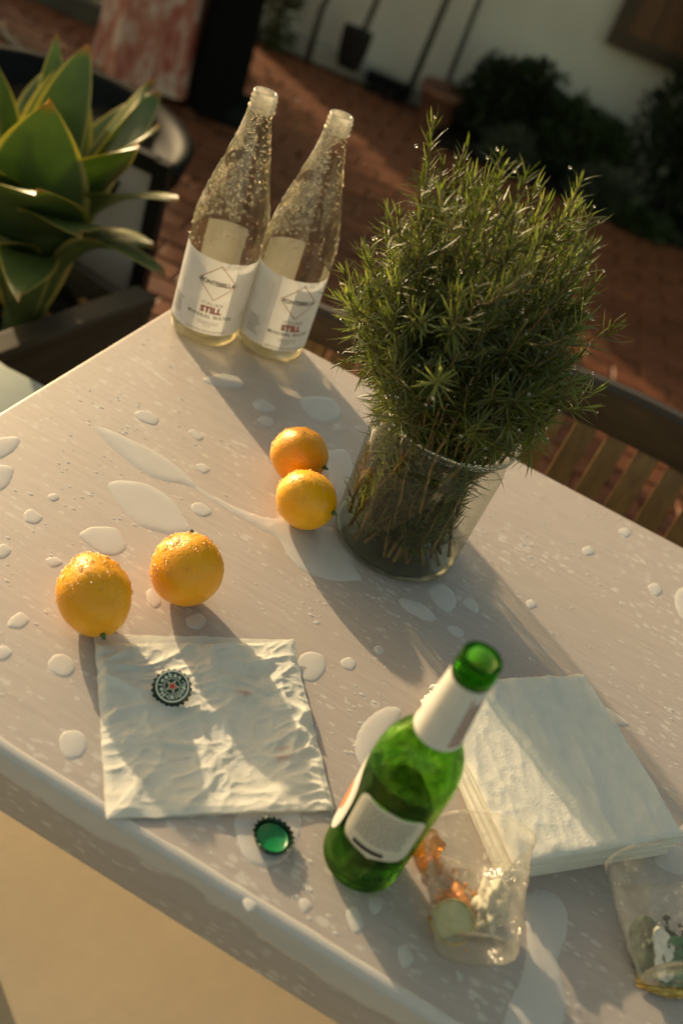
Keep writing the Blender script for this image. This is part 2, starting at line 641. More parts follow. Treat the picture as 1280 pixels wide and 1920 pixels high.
M['bead'] = bead_mat('water_bead')
M['clear_glass'] = thin_glass('clear_glass', (0.965, 0.955, 0.90), (0.72, 0.66, 0.42), 0.005, (0.82, 0.78, 0.62), 0.05, 0.05, 420, rim_light=0.16)
M['thick_glass'] = solid_glass('thick_glass', (0.97, 0.965, 0.91), 0.02, 1.48, 0.35)
M['frost_glass'] = thin_glass('misted_glass', (0.85, 0.84, 0.78), (0.45, 0.43, 0.32), 0.38, (0.80, 0.78, 0.70), 0.08, 0.3, 300)
M['jar_glass'] = thin_glass('jar_glass', (0.95, 0.96, 0.93), (0.60, 0.63, 0.54), 0.012, (0.62, 0.62, 0.52), 0.02, 0.05, 60)
M['jar_thick'] = solid_glass('jar_rim_glass', (0.95, 0.96, 0.92), 0.0, 1.5, 0.35)
M['green_glass'] = solid_glass('green_glass', (0.62, 0.89, 0.42), 0.0, 1.5, 0.22, 0.10, 45, (0.74, 0.90, 0.40))
M['beer'] = solid_glass('beer', (0.05, 0.13, 0.03), 0.0, 1.33, 0.2)
M['cup'] = thin_glass('clear_plastic', (0.96, 0.95, 0.92), (0.80, 0.77, 0.70), 0.15, (0.85, 0.82, 0.74), 0.11, 0.8, 150, ior=1.5)
M['bore_bright_skin'] = thin_glass('brightened_green_bore', (0.75, 0.90, 0.55), (0.6, 0.75, 0.35), 0.9, (0.66, 0.74, 0.36), 0.1)  # added pale skin, coloured bright so the mouth hole reads light
M['green_lip'] = solid_glass('green_lip_glass', (0.30, 0.66, 0.18), 0.0, 1.5)  # tinted darker than the body glass so the hole looks lighter
M['back_paper'] = paper('back_label_paper', (0.42, 0.41, 0.39), 0.18, 0.05, 200)
M['label_paper'] = paper('white_label_paper', (0.74, 0.74, 0.76), 0.27, 0.05, 200)
M['napkin'] = paper('white_tissue', (0.80, 0.78, 0.70), 0.22, 0.35, 500, [(0.030, 0.022, 0.006, (0.50, 0.16, 0.10)), (0.052, -0.040, 0.005, (0.48, 0.15, 0.09)), (0.056, -0.030, 0.004, (0.55, 0.25, 0.17))])
M['napkin_plain'] = paper('folded_tissue', (0.80, 0.78, 0.70), 0.15, 0.35, 500)
M['ink_dark'] = simple('dark_ink', (0.035, 0.030, 0.028), 0.6, 0.1, 50, 0)
M['ink_red'] = simple('red_ink', (0.36, 0.035, 0.025), 0.6, 0.1, 50, 0)
M['ink_brown'] = simple('brown_ink', (0.34, 0.10, 0.06), 0.6, 0.1, 50, 0)
M['ink_grey'] = simple('grey_ink', (0.25, 0.23, 0.21), 0.6, 0.1, 50, 0)
M['ink_orange'] = simple('orange_ink', (0.62, 0.20, 0.05), 0.6, 0.1, 50, 0)
M['label_cream'] = simple('cream_label', (0.66, 0.63, 0.52), 0.5, 0.06, 90, 0.05)
M['label_white'] = simple('white_label', (0.74, 0.72, 0.66), 0.4, 0.04, 90, 0.05)
M['cap_green'] = simple('dark_green_enamel', (0.008, 0.050, 0.022), 0.28, 0.1, 60, 0.03)
M['cap_mid'] = simple('green_enamel', (0.006, 0.045, 0.020), 0.4, 0.1, 60, 0.03)
M['cap_inner'] = simple('bright_green_liner', (0.002, 0.17, 0.048), 0.35, 0.06, 60, 0.03)
M['cap_white'] = simple('pale_enamel', (0.74, 0.74, 0.60), 0.45, 0.08, 60, 0.02)
M['cap_red'] = simple('red_enamel', (0.55, 0.075, 0.03), 0.35, 0.08, 60, 0.02)
M['cap_metal'] = simple('crimped_metal', (0.012, 0.030, 0.018), 0.3, 0.3, 60, 0.05, metal=0.4)
M['lemon'] = lemon_mat()
M['calyx'] = simple('green_calyx', (0.07, 0.12, 0.03), 0.6, 0.3, 200, 0.2)
M['needle'] = leaf_mat('rosemary_needle', (0.048, 0.072, 0.014), (0.10, 0.125, 0.050), 0.36, 0.45, 0.5, 45, 0.40, 0.4, (2.5, 2.35, 1.15))
M['stem'] = simple('woody_stem', (0.19, 0.12, 0.045), 0.7, 0.4, 120, 0.3, 0.001)
M['agave'] = agave_mat()
M['dark_wood'] = wood_mat('dark_wet_wood', (0.026, 0.016, 0.007), (0.065, 0.038, 0.015), 0.4)
M['planter_wood'] = wood_mat('old_planter_wood', (0.030, 0.021, 0.009), (0.060, 0.042, 0.018), 0.7, 'Y')
M['slat_wood'] = wood_mat('teak_slat', (0.13, 0.075, 0.022), (0.22, 0.13, 0.040), 0.45, 'Z')
M['black'] = simple('black_glaze', (0.008, 0.009, 0.008), 0.6, 0.3, 12, 0.2, spec=0.06)
M['black_metal'] = simple('black_metal', (0.010, 0.010, 0.009), 0.4, 0.2, 30, 0.05, spec=0.3)
M['soil'] = simple('dark_soil', (0.016, 0.012, 0.008), 0.95, 0.5, 40, 0.6, 0.01, spec=0.1)
M['litter'] = leaf_mat('dry_leaf', (0.28, 0.14, 0.03), None, 0.6, 0.3)
M['mint'] = simple('pale_mint_cushion', (0.50, 0.53, 0.45), 0.75, 0.05, 10, 0.15, 0.002)
M['beige'] = simple('beige_canvas', (0.43, 0.345, 0.23), 0.85, 0.06, 7, 0.2, 0.002)
M['foliage'] = leaf_mat('dark_shrub_leaf', (0.020, 0.032, 0.010), None, 0.6, 0.2, 0.4, 12, spec=0.25)
M['foliage_green'] = leaf_mat('green_shrub_leaf', (0.035, 0.055, 0.014), None, 0.55, 0.25, 0.4, 12, spec=0.3)
M['foliage_pale'] = leaf_mat('pale_shrub_leaf', (0.075, 0.088, 0.055), None, 0.7, 0.2, 0.3, 12, spec=0.2)
M['bark'] = simple('bark', (0.06, 0.045, 0.03), 0.9, 0.3, 30, 0.5, 0.005)
M['terracotta'] = simple('terracotta', (0.20, 0.085, 0.045), 0.8, 0.2, 12, 0.2)
M['pole'] = simple('grey_pole', (0.075, 0.07, 0.05), 0.6, 0.2, 20, 0.1)
M['shutter'] = wood_mat('brown_shutter_wood', (0.10, 0.040, 0.012), (0.17, 0.07, 0.02), 0.5, 'Z')
M['skin'] = simple('skin', (0.50, 0.30, 0.20), 0.5, 0.08, 30, 0.05, sss=0.15)
M['hair'] = simple('brown_hair', (0.05, 0.03, 0.018), 0.5, 0.3, 60, 0.4, stretch=(1, 1, 0.1))
M['cloth_black'] = simple('black_cloth', (0.007, 0.007, 0.006), 0.95, 0.2, 30, 0.1, spec=0.05)
M['cloth_white'] = simple('pale_cloth', (0.55, 0.50, 0.45), 0.9, 0.1, 30, 0.1)
M['amber'] = solid_glass('dried_citrus', (0.92, 0.70, 0.36), 0.3, 1.35, 0.25, 0.6, 240)
M['peel'] = simple('orange_peel', (0.50, 0.20, 0.035), 0.45, 0.3, 60, 0.4, 0.002)
M['lime'] = simple('lime_flesh', (0.52, 0.52, 0.27), 0.3, 0.15, 90, 0.3, 0.001, sss=0.3)
M['lime_rind'] = simple('lime_rind', (0.58, 0.40, 0.09), 0.4, 0.2, 90, 0.3, 0.001)
M['scrap'] = paper('crumpled_tissue', (0.72, 0.69, 0.58), 0.25, 0.4, 300)
M['crumb'] = simple('dark_crumbs', (0.03, 0.035, 0.02), 0.6, 0.5, 100, 0.3)
M['sign_face'] = simple('sign_face', (0.42, 0.40, 0.38), 0.7, 0.06, 6, 0.05)
M['foil'] = simple('gold_foil', (0.55, 0.36, 0.09), 0.35, 0.3, 90, 0.3, metal=0.5)

def skirt_mat():
    m, nt, out = mat_base('red_white_print')
    f = noise_tex(nt, coords(nt, (1, 1, 0.45)), 16, 5, 0.65, 0.8)
    c = ramp(nt, f, [(0.36, (0.30, 0.055, 0.030)), (0.5, (0.42, 0.17, 0.11)), (0.62, (0.55, 0.40, 0.30))])
    p = N(nt, 'BsdfPrincipled', i_Roughness=0.9)
    nt.links.new(c, p.inputs['Base Color'])
    nt.links.new(p.outputs[0], out.inputs[0])
    return m
M['skirt'] = skirt_mat()

# ------------------------------------------------------------------ ground and paving
def build_ground():
    bm = bmesh.new()
    bmesh.ops.create_grid(bm, x_segments=4, y_segments=4, size=60)
    g = bm_obj('ground', bm, M['ground'])
    g['kind'] = 'structure'
    cam = scene.camera.matrix_world.inverted()
    fx = 34.55 / 36.0 * 1.5                                    # focal length over the frame's width
    L, Wd, Hh, J = 0.20, 0.10, 0.05, 0.009
    spots = []
    for j in range(int(4.6 / (Wd + J))):
        y = 0.6 + j * (Wd + J)
        for i in range(int(4.8 / (L + J))):
            x = -2.9 + i * (L + J) + (0.5 * (L + J) if j % 2 else 0)
            c = Vector((x, y, 0.0))
            v = cam @ c
            if v.z > -0.2: continue
            u, w = v.x / -v.z * fx, v.y / -v.z * fx
            if abs(u) < 0.62 and abs(w) < 0.95:
                hidden = (-0.40 < x < 1.2 and y < 1.55)        # under the table
                spots.append((hidden, -v.z, x, y))
    spots.sort()
    def brick_mesh(k):
        rr = random.Random(k)
        bm = bmesh.new()
        bmesh.ops.create_cube(bm, size=1)
        bmesh.ops.scale(bm, vec=(L, Wd, Hh), verts=bm.verts)
        top = [e for e in bm.edges if all(v.co.z > 0 for v in e.verts)]
        bmesh.ops.bevel(bm, geom=top, offset=0.005, segments=1, affect='EDGES')
        for v in bm.verts:
            v.co += Vector((rr.uniform(-1, 1), rr.uniform(-1, 1), rr.uniform(-1, 1))) * 0.0016
        me = bpy.data.meshes.new('paving_brick')
        bm.to_mesh(me)
        bm.free()
        me.materials.append(M['brick'])
        return me
    variants = [brick_mesh(k) for k in range(6)]
    rest = MB()
    for n, (hid, d, x, y) in enumerate(spots):
        z = -0.013 + random.uniform(-0.002, 0.002)
        rz = random.uniform(-0.012, 0.012)
        if n < 300 and not hid:
            o = bpy.data.objects.new('paving_brick', variants[n % 6])
            COL.objects.link(o)
            o.parent = g
            o.location = (x, y, z)
            o.rotation_euler = (0, 0, rz)
        else:
            me = variants[n % 6]
            m = Matrix.Translation((x, y, z)) @ Matrix.Rotation(rz, 4, 'Z')
            rest.add([m @ v.co for v in me.vertices], [tuple(p.vertices) for p in me.polygons])
    rest.build('paving_bricks', M['brick'], g, kind='stuff')
build_ground()

# ------------------------------------------------------------------ far wall
def build_wall():
    w = empty('garden_wall', (0.9, 5.42, 0), 0, 'cream plastered garden wall closing off the brick terrace', 'wall')
    bm = bmesh.new()
    bmesh.ops.create_grid(bm, x_segments=60, y_segments=30, size=0.5)
    for v in bm.verts:
        x, z = v.co.x * 5.0, (v.co.y + 0.5) * 2.1
        v.co = Vector((x, -0.10 + 0.006 * noise.noise(Vector((x * 2, z * 2, 3))), z))
    mb = MB()
    mb.v = [v.co.copy() for v in bm.verts]
    bm.verts.index_update()
    mb.f = [tuple(v.index for v in f.verts) for f in bm.faces]
    bm.free()
    mb.box((0, 0.03, 1.05), (5.0, 0.24, 2.1 - 0.004))
    mb.build('plaster_face', M['plaster'], w, True)
    cb = bevel_box((5.1, 0.34, 0.06), 0.01, 2)
    bmesh.ops.translate(cb, vec=(0, 0.02, 2.13), verts=cb.verts)
    bm_obj('coping', cb, M['ledge'], w)
    lb = bevel_box((5.0, 0.10, 0.085), 0.012, 2)
    bmesh.ops.translate(lb, vec=(0.0, -0.165, 0.0425), verts=lb.verts)
    bm_obj('ledge', lb, M['ledge'], w)
    s = empty('wooden_shutter', (0.72, 5.29, 0.59), 0, 'brown wooden shutter with a dark frame hung on the cream wall', 'shutter')
    mb = MB()
    for cx in (-0.40, 0.40): mb.box((cx, -0.02, 0.5), (0.07, 0.05, 1.0))
    for cz in (0.035, 0.965): mb.box((0, -0.021, cz), (0.73, 0.046, 0.07))
    mb.build('frame', M['dark_wood'], s)
    for k in range(6):
        mb = MB()
        mb.box((-0.304 + k * 0.1216, -0.012, 0.5), (0.115, 0.02, 0.86))
        mb.build('board', M['shutter'], s)
build_wall()

# poles, broom and pots leaning on the wall
def pole_thing(name, p0, p1, r, label, cat, extra=None, mat='pole'):
    t = empty(name, p0, 0, label, cat)
    d = Vector(p1) - Vector(p0)
    mb = MB()
    mb.tube([(0, 0, 0), d * 0.5, d], r, 10)
    mb.build('shaft', M[mat], t, True)
    if extra: extra(t, d)
    return t

def broom_head(t, d):
    hb = bevel_box((0.24, 0.07, 0.05), 0.012, 2)
    bmesh.ops.translate(hb, vec=(-0.10, -0.02, 0.065), verts=hb.verts)
    bm_obj('head', hb, M['black'], t)
    mb = MB()
    for i in range(60):
        x, y = random.uniform(-0.21, 0.01), random.uniform(-0.05, 0.01)
        mb.tube([(x, y, 0.045), (x + random.uniform(-0.01, 0.01), y + random.uniform(-0.01, 0.01), -0.005)], 0.003, 4)
    mb.build('bristles', M['black'], t, kind='stuff')

def grip(t, d):
    mb = MB()
    mb.tube([d, d + Vector((0.02, 0, 0.10)), d + Vector((-0.08, 0, 0.14))], 0.017, 8)
    mb.build('grip', M['black_metal'], t, True)

def blade(t, d):
    mb = MB()
    vs_, n = [], 8
    for k in range(n + 1):
        u = k / n
        w = 0.075 * (1 - 0.35 * u ** 3)
        for s_ in (-1, 0, 1):
            vs_.append((s_ * w, -0.03 + 0.018 * (1 - abs(s_)), 0.21 - 0.20 * u))
    fs = []
    for k in range(n):
        for s_ in range(2):
            a = k * 3 + s_
            fs.append((a, a + 1, a + 4, a + 3))
    mb.add(vs_, fs)
    o = mb.build('blade', M['black_metal'], t, True)
    md = o.modifiers.new('thick', 'SOLIDIFY')
    md.thickness = 0.004

pole_thing('broom', (-0.505, 5.10, 0.02), (-0.44, 5.26, 1.45), 0.017, 'dark push broom leaning on the cream wall beside a clay pot', 'broom', broom_head)
pole_thing('spade', (-0.83, 5.14, 0.05), (-0.74, 5.27, 1.10), 0.014, 'slim spade with a dark blade leaning on the cream wall', 'spade', blade)
pole_thing('garden_stake', (-0.345, 5.14, 0.01), (-0.335, 5.29, 1.4), 0.013, 'thin grey stake leaning on the wall just behind the clay pot', 'stake')

def bent_rail():
    t = empty('handrail', (-1.05, 5.2, 0), 0, 'bent dark metal handrail standing before the cream wall', 'handrail')
    mb = MB()
    mb.tube([(0, 0, 0), (0.0, 0, 0.26), (0.012, 0, 0.30), (-0.05, 0, 0.42), (-0.16, 0, 0.62), (-0.30, 0, 0.86)], 0.016, 10)
    mb.build('rail', M['pole'], t, True)
    mb = MB()
    mb.tube([(-0.30, 0, 0.86), (-0.30, 0, 0.0)], 0.014, 10)
    mb.build('post', M['pole'], t, True)
bent_rail()

def clay_pot():
    t = empty('clay_pot', (-0.33, 5.0, 0), 0, 'small terracotta pot on the paving below the cream wall', 'pot')
    v, f = lathe([(0, 0.0), (0.075, 0.0), (0.08, 0.01), (0.105, 0.15), (0.118, 0.152), (0.12, 0.19), (0.108, 0.19), (0.10, 0.16), (0.0, 0.155)], 32)
    mesh_from('body', v, f, M['terracotta'], t)
    mb = MB()
    for k in range(40):
        a, r = random.uniform(0, 2 * PI), 0.085 * math.sqrt(random.random())
        p = Vector((r * math.cos(a), r * math.sin(a), 0.158))
        mb.box(p, (0.015, 0.012, 0.01), Matrix.Rotation(a, 3, 'Z'))
    mb.build('soil', M['soil'], t, kind='stuff')
clay_pot()

# ------------------------------------------------------------------ shrubs and hedge
def leaf_cloud(name, parent, mat, blobs, n, size, droop=0.0, slim=0.45):
    """leaf-sized faces scattered through overlapping lobes"""
    mb = MB()
    vol = [b[1] * b[2] * b[3] for b in blobs]
    for i in range(n):
        c, rx, ry, rz = random.choices(blobs, vol)[0]
        d = Vector((random.gauss(0, 1), random.gauss(0, 1), random.gauss(0, 1))).normalized()
        q = random.random() ** 0.4
        q *= 0.82 + 0.34 * noise.noise(d * 2.2 + Vector(c) * 3)
        p = Vector(c) + Vector((d.x * rx, d.y * ry, d.z * rz)) * q
        if p.z < 0.01: p.z = random.uniform(0.01, 0.06)
        ax = (d + Vector((random.uniform(-1, 1), random.uniform(-1, 1), random.uniform(-0.4, 1.0) - droop))).normalized()
        s_ = ax.cross(Vector((random.uniform(-1, 1), random.uniform(-1, 1), random.uniform(-1, 1)))).normalized()
        l = size * random.uniform(0.6, 1.3)
        w = l * slim
        up = ax.cross(s_) * l * 0.10
        mb.add([p, p + ax * l * 0.5 + s_ * w * 0.5 + up, p + ax * l, p + ax * l * 0.5 - s_ * w * 0.5 + up], [(0, 1, 2), (0, 2, 3)])
    return mb.build(name, M[mat], parent, False, 'stuff')

def stems(parent, n, h, spread, r=0.012):
    mb = MB()
    for k in range(n):
        a = random.uniform(0, 2 * PI)
        d = Vector((math.cos(a), math.sin(a), 0)) * spread * random.uniform(0.3, 1)
        mb.tube([d * 0.12, d * 0.5 + Vector((0, 0, h * 0.5)), d + Vector((0, 0, h))], [r, r * 0.7, r * 0.3], 6)
    return mb.build('stems', M['bark'], parent, True)

def shrub(loc, blobs, n, size, mat, label, st=(6, 0.3, 0.15), cat='shrub', slim=0.45, name='garden_shrub'):
    t = empty(name, loc, 0, label, cat)
    stems(t, *st)
    leaf_cloud('leaves', t, mat, blobs, n, size, 0, slim)
    return t

shrub((-0.02, 4.98, 0), [((0, 0, 0.23), 0.26, 0.22, 0.22), ((0.08, 0, 0.33), 0.16, 0.15, 0.14), ((-0.13, 0.02, 0.20), 0.14, 0.14, 0.15)], 3400, 0.045, 'foliage', 'rounded dark shrub standing beside the clay pot')
shrub((0.36, 4.98, 0), [((0, 0, 0.18), 0.26, 0.2, 0.18), ((-0.10, 0, 0.27), 0.15, 0.15, 0.12), ((0.12, 0, 0.24), 0.14, 0.15, 0.13)], 3200, 0.045, 'foliage_green', 'low bushy shrub between the round shrub and the tall dark one')
shrub((0.86, 5.02, 0), [((0, 0, 0.42), 0.33, 0.24, 0.42), ((0.0, 0, 0.9), 0.26, 0.24, 0.36), ((0.3, 0, 0.5), 0.35, 0.24, 0.5), ((0.25, 0, 1.1), 0.3, 0.24, 0.4)], 9000, 0.055, 'foliage', 'tall dark evergreen shrub hiding the corner of the wooden shutter', (9, 1.0, 0.25, 0.02))
shrub((1.5, 5.0, 0), [((0, 0, 0.4), 0.4, 0.26, 0.4), ((0.1, 0, 0.9), 0.35, 0.26, 0.4)], 5000, 0.055, 'foliage', 'broad dark evergreen shrub past the tall one, by the wall', (9, 0.9, 0.25, 0.02))
shrub((0.06, 4.74, 0), [((0, 0, 0.09), 0.13, 0.09, 0.11)], 700, 0.06, 'foliage_pale', 'pale grey-green tuft at the foot of the round shrub', (4, 0.1, 0.06, 0.005), 'plant', 0.16, 'grey_tuft')
shrub((0.53, 4.74, 0), [((0, 0, 0.09), 0.16, 0.09, 0.11)], 800, 0.06, 'foliage_pale', 'pale grey-green tuft at the foot of the tall dark shrub', (4, 0.1, 0.06, 0.005), 'plant', 0.16, 'grey_tuft')
shrub((0.74, 4.66, 0), [((0, 0, 0.05), 0.2, 0.08, 0.07)], 500, 0.05, 'foliage_green', 'low green plant with a few pale flowers at the bed edge', (3, 0.06, 0.06, 0.004), 'plant', 0.3, 'flowering_plant')
mb = MB()
for (fx, fy, fz) in ((0.66, 4.70, 0.22), (0.70, 4.68, 0.15), (0.68, 4.67, 0.13), (0.735, 4.71, 0.29)):
    for k in range(6):
        a = k * PI / 3
        c = Vector((fx - 0.74, fy - 4.66, fz))
        e = Vector((math.cos(a), -0.3, math.sin(a))) * 0.022
        s_ = Vector((-math.sin(a), 0, math.cos(a))) * 0.010
        mb.add([c, c + e * 0.6 + s_, c + e, c + e * 0.6 - s_], [(0, 1, 2, 3)])
    mb.tube([(fx - 0.74, fy - 4.66, fz), (fx - 0.74, fy - 4.62, 0.02)], 0.003, 5)
mb.build('flowers', M['foliage_pale'], bpy.data.objects['flowering_plant'], kind='stuff')
bed = bevel_box((2.3, 0.62, 0.05), 0.02, 2)
b = bm_obj('planting_bed', bed, M['soil'])
b.location = (0.85, 5.0, 0.006)
b['kind'] = 'structure'
shrub((-1.22, 5.12, 0), [((0, 0, 0.25), 0.08, 0.08, 0.26), ((-0.05, 0, 0.5), 0.14, 0.10, 0.22), ((0.02, 0, 0.05), 0.11, 0.1, 0.05)], 900, 0.05, 'foliage_green', 'thin upright plant in front of the left end of the cream wall', (4, 0.4, 0.04, 0.008), 'plant', 0.35, 'upright_plant')
# hedge and kerb on the left
hd = empty('hedge', (-2.9, 4.85, 0), 0, 'dark clipped hedge behind the kerb beyond the people', 'hedge')
leaf_cloud('leaves', hd, 'foliage', [((x, 0, z), 0.5, 0.28, 0.36) for x in (-1.2, -0.6, 0, 0.6, 1.1) for z in (0.3, 0.6)], 8000, 0.06)
stems(hd, 10, 0.7, 0.3, 0.015)
kb = bevel_box((3.2, 0.14, 0.10), 0.015, 2)
k = bm_obj('kerb', kb, M['kerb'])
k.location = (-3.15, 4.42, 0.052)
k['kind'] = 'structure'

# ------------------------------------------------------------------ people (only their hems come into the picture)
def body(parent, h, lean=0.0, arm=0.12, shoe=True):
    s_ = h / 1.70
    J = [((0, 0, 0.92), 0.115), ((0, 0, 1.10), 0.105), ((0, 0.0, 1.28), 0.125), ((0, 0.0, 1.42), 0.09), ((0, -0.01, 1.49), 0.052), ((0, -0.02, 1.56), 0.075), ((0, -0.02, 1.63), 0.078), ((0, -0.015, 1.69), 0.04)]
    E_ = [(i, i + 1) for i in range(7)]
    V_ = list(J)
    def chain(start, pts):
        prev = start
        for p, r in pts:
            V_.append((p, r))
            E_.append((prev, len(V_) - 1))
            prev = len(V_) - 1
        return prev
    for sx in (-1, 1):
        chain(0, [((sx * 0.085, 0, 0.84), 0.088), ((sx * 0.085, -0.01, 0.48), 0.056), ((sx * 0.085, 0.01, 0.30), 0.052), ((sx * 0.085, 0.015, 0.09), 0.036), ((sx * 0.087, -0.03, 0.045), 0.036), ((sx * 0.09, -0.15, 0.03), 0.026)])
        w = chain(2, [((sx * 0.165, 0, 1.38), 0.052), ((sx * (0.19 + arm * 0.4), 0, 1.10), 0.038), ((sx * (0.18 + arm), -0.05, 0.88), 0.026), ((sx * (0.18 + arm), -0.07, 0.80), 0.028)])
        hx, hy, hz = V_[w][0]
        for k, ln in enumerate((0.075, 0.085, 0.080, 0.062)):
            y0 = hy - 0.026 + k * 0.018
            chain(w, [((hx, y0, hz - 0.035), 0.0095), ((hx - sx * 0.004, y0, hz - 0.035 - ln * 0.5), 0.0085), ((hx - sx * 0.016, y0, hz - 0.03 - ln), 0.007)])
        chain(w, [((hx - sx * 0.006, hy - 0.042, hz - 0.01), 0.010), ((hx - sx * 0.012, hy - 0.055, hz - 0.05), 0.008)])
    me = bpy.data.meshes.new('body')
    me.from_pydata([tuple(c * s_ for c in p) for p, r in V_], E_, [])
    o = bpy.data.objects.new('body', me)
    COL.objects.link(o)
    o.parent = parent
    md = o.modifiers.new('skin', 'SKIN')
    md.use_smooth_shade = True
    for i, (p, r) in enumerate(V_):
        me.skin_vertices[0].data[i].radius = (r * s_, r * s_)
        me.skin_vertices[0].data[i].use_root = (i == 0)
    sb = o.modifiers.new('round', 'SUBSURF')
    sb.levels = 1
    sb.render_levels = 1
    me.materials.append(M['skin'])
    return s_

def hair_cap(parent, s_, long=False):
    prof = [(0.0, 1.735), (0.05, 1.725), (0.084, 1.68), (0.092, 1.62), (0.088, 1.56 if not long else 1.40), (0.07, 1.55 if not long else 1.34)]
    v, f = lathe(prof, 28)
    v2 = []
    for (x, y, z) in v:
        if y < -0.02 and z < 1.66: y, x = -0.02 + (y + 0.02) * 0.25, x * 1.02
        v2.append((x * s_, (y - 0.002) * s_, z * s_))
    o = mesh_from('hair', v2, f, M['hair'], parent)
    return o

def face(parent, s_):
    for sx in (-1, 1):
        v, f = lathe([(0, -0.008), (0.007, -0.004), (0.008, 0), (0.007, 0.004), (0, 0.008)], 10)
        mesh_from('eye', [(x + sx * 0.031 * s_, y - 0.088 * s_, z + 1.615 * s_) for x, y, z in v], f, M['ink_dark'], parent)
    mb = MB()
    mb.tube([(0, -0.092 * s_, 1.615 * s_), (0, -0.112 * s_, 1.58 * s_), (0, -0.090 * s_, 1.572 * s_)], [0.006, 0.011, 0.008], 8)
    mb.build('nose', M['skin'], parent, True)
    mb = MB()
    mb.tube([(-0.024, -0.076 * s_, 1.545 * s_), (0, -0.086 * s_, 1.542 * s_), (0.024, -0.076 * s_, 1.545 * s_)], [0.002, 0.006, 0.002], 8)
    mb.build('mouth', M['ink_brown'], parent, True)

def skirt(parent, name, prof, mat, folds=0, amp=0.0, n=96):
    v, f = lathe(smooth_profile(prof, 0.03), n)
    zt = max(p[1] for p in prof)
    out = []
    for (x, y, z) in v:
        a = math.atan2(y, x)
        k = (1 - z / zt)
        g = 1 + amp * k * (math.sin(folds * a + 0.6 * math.sin(3 * a)) * 0.7 + 0.5 * noise.noise(Vector((math.cos(a) * 3, math.sin(a) * 3, z * 1.5))))
        out.append((x * g, y * g * 0.92, z))
    return mesh_from(name, out, f, mat, parent)

p1 = empty('person', (-1.395, 3.92, 0), R(160), 'person in a long red and white printed dress standing on the brick paving', 'person')
s1 = body(p1, 1.66)
skirt(p1, 'dress', [(0.215, 0.055), (0.205, 0.2), (0.185, 0.55), (0.155, 0.88), (0.118, 1.08), (0.135, 1.26), (0.150, 1.36), (0.075, 1.43)], M['skirt'], 9, 0.10)
hair_cap(p1, s1, True); face(p1, s1)
p2 = empty('person', (-1.115, 3.97, 0), R(95), 'person in wide black trousers beside the printed dress', 'person')
s2 = body(p2, 1.78)
for sx in (-1, 1):
    o = skirt(p2, 'trouser_leg', [(0.098, 0.035), (0.094, 0.3), (0.090, 0.6), (0.10, 0.86), (0.105, 0.96)], M['cloth_black'], 5, 0.05, 40)
    o.location = (sx * 0.085, 0.0, 0)
skirt(p2, 'shirt', [(0.165, 0.90), (0.16, 1.1), (0.17, 1.34), (0.185, 1.44), (0.08, 1.53)], M['cloth_black'], 4, 0.03)
for sx in (-1, 1):
    mb = MB()
    mb.tube([(sx * 0.17, 0, 1.45), (sx * 0.22, 0, 1.28), (sx * 0.25, 0, 1.14)], [0.066, 0.058, 0.056], 14)
    mb.build('sleeve', M['cloth_black'], p2, True)
    v, f = lathe([(0, 0.0), (0.045, 0.0), (0.05, 0.02), (0.045, 0.055), (0.03, 0.08), (0, 0.085)], 20)
    mesh_from('shoe', [(x + sx * 0.09, y * 2.4 - 0.06, z) for x, y, z in v], f, M['black'], p2)
    mesh_from('shoe', [(x * 0.95 + sx * 0.085, y * 2.2 - 0.05, z * 0.8) for x, y, z in v], f, M['black'], p1)
hair_cap(p2, s2); face(p2, s2)

# ------------------------------------------------------------------ black bowl planter with the agave, wooden trough, sign
BOWL = Vector((-0.98, 2.12, 0))
def build_bowl():
    t = empty('bowl_planter', BOWL, 0, 'wide shallow black bowl on a foot, wet on its rim, behind the agave', 'planter bowl')
    H = 0.50
    prof = [(0, 0.0), (0.16, 0.0), (0.165, 0.02), (0.10, 0.06), (0.07, 0.16), (0.08, 0.30), (0.16, H - 0.14), (0.30, H - 0.11), (0.335, H - 0.06), (0.345, H - 0.02), (0.35, H), (0.34, H + 0.008), (0.315, H), (0.30, H - 0.03), (0.26, H - 0.07)]
    v, f = lathe(prof, 72)
    mesh_from('bowl', v, f, M['black'], t)
    bm = bmesh.new()
    bmesh.ops.create_grid(bm, x_segments=40, y_segments=40, size=0.30)
    for vv in list(bm.verts):
        if vv.co.length > 0.30: bm.verts.remove(vv)
    for vv in bm.verts: vv.co.z = H - 0.05 + 0.02 * noise.noise(vv.co * 12)
    bm_obj('soil', bm, M['soil'], t, True, 'stuff')
build_bowl()

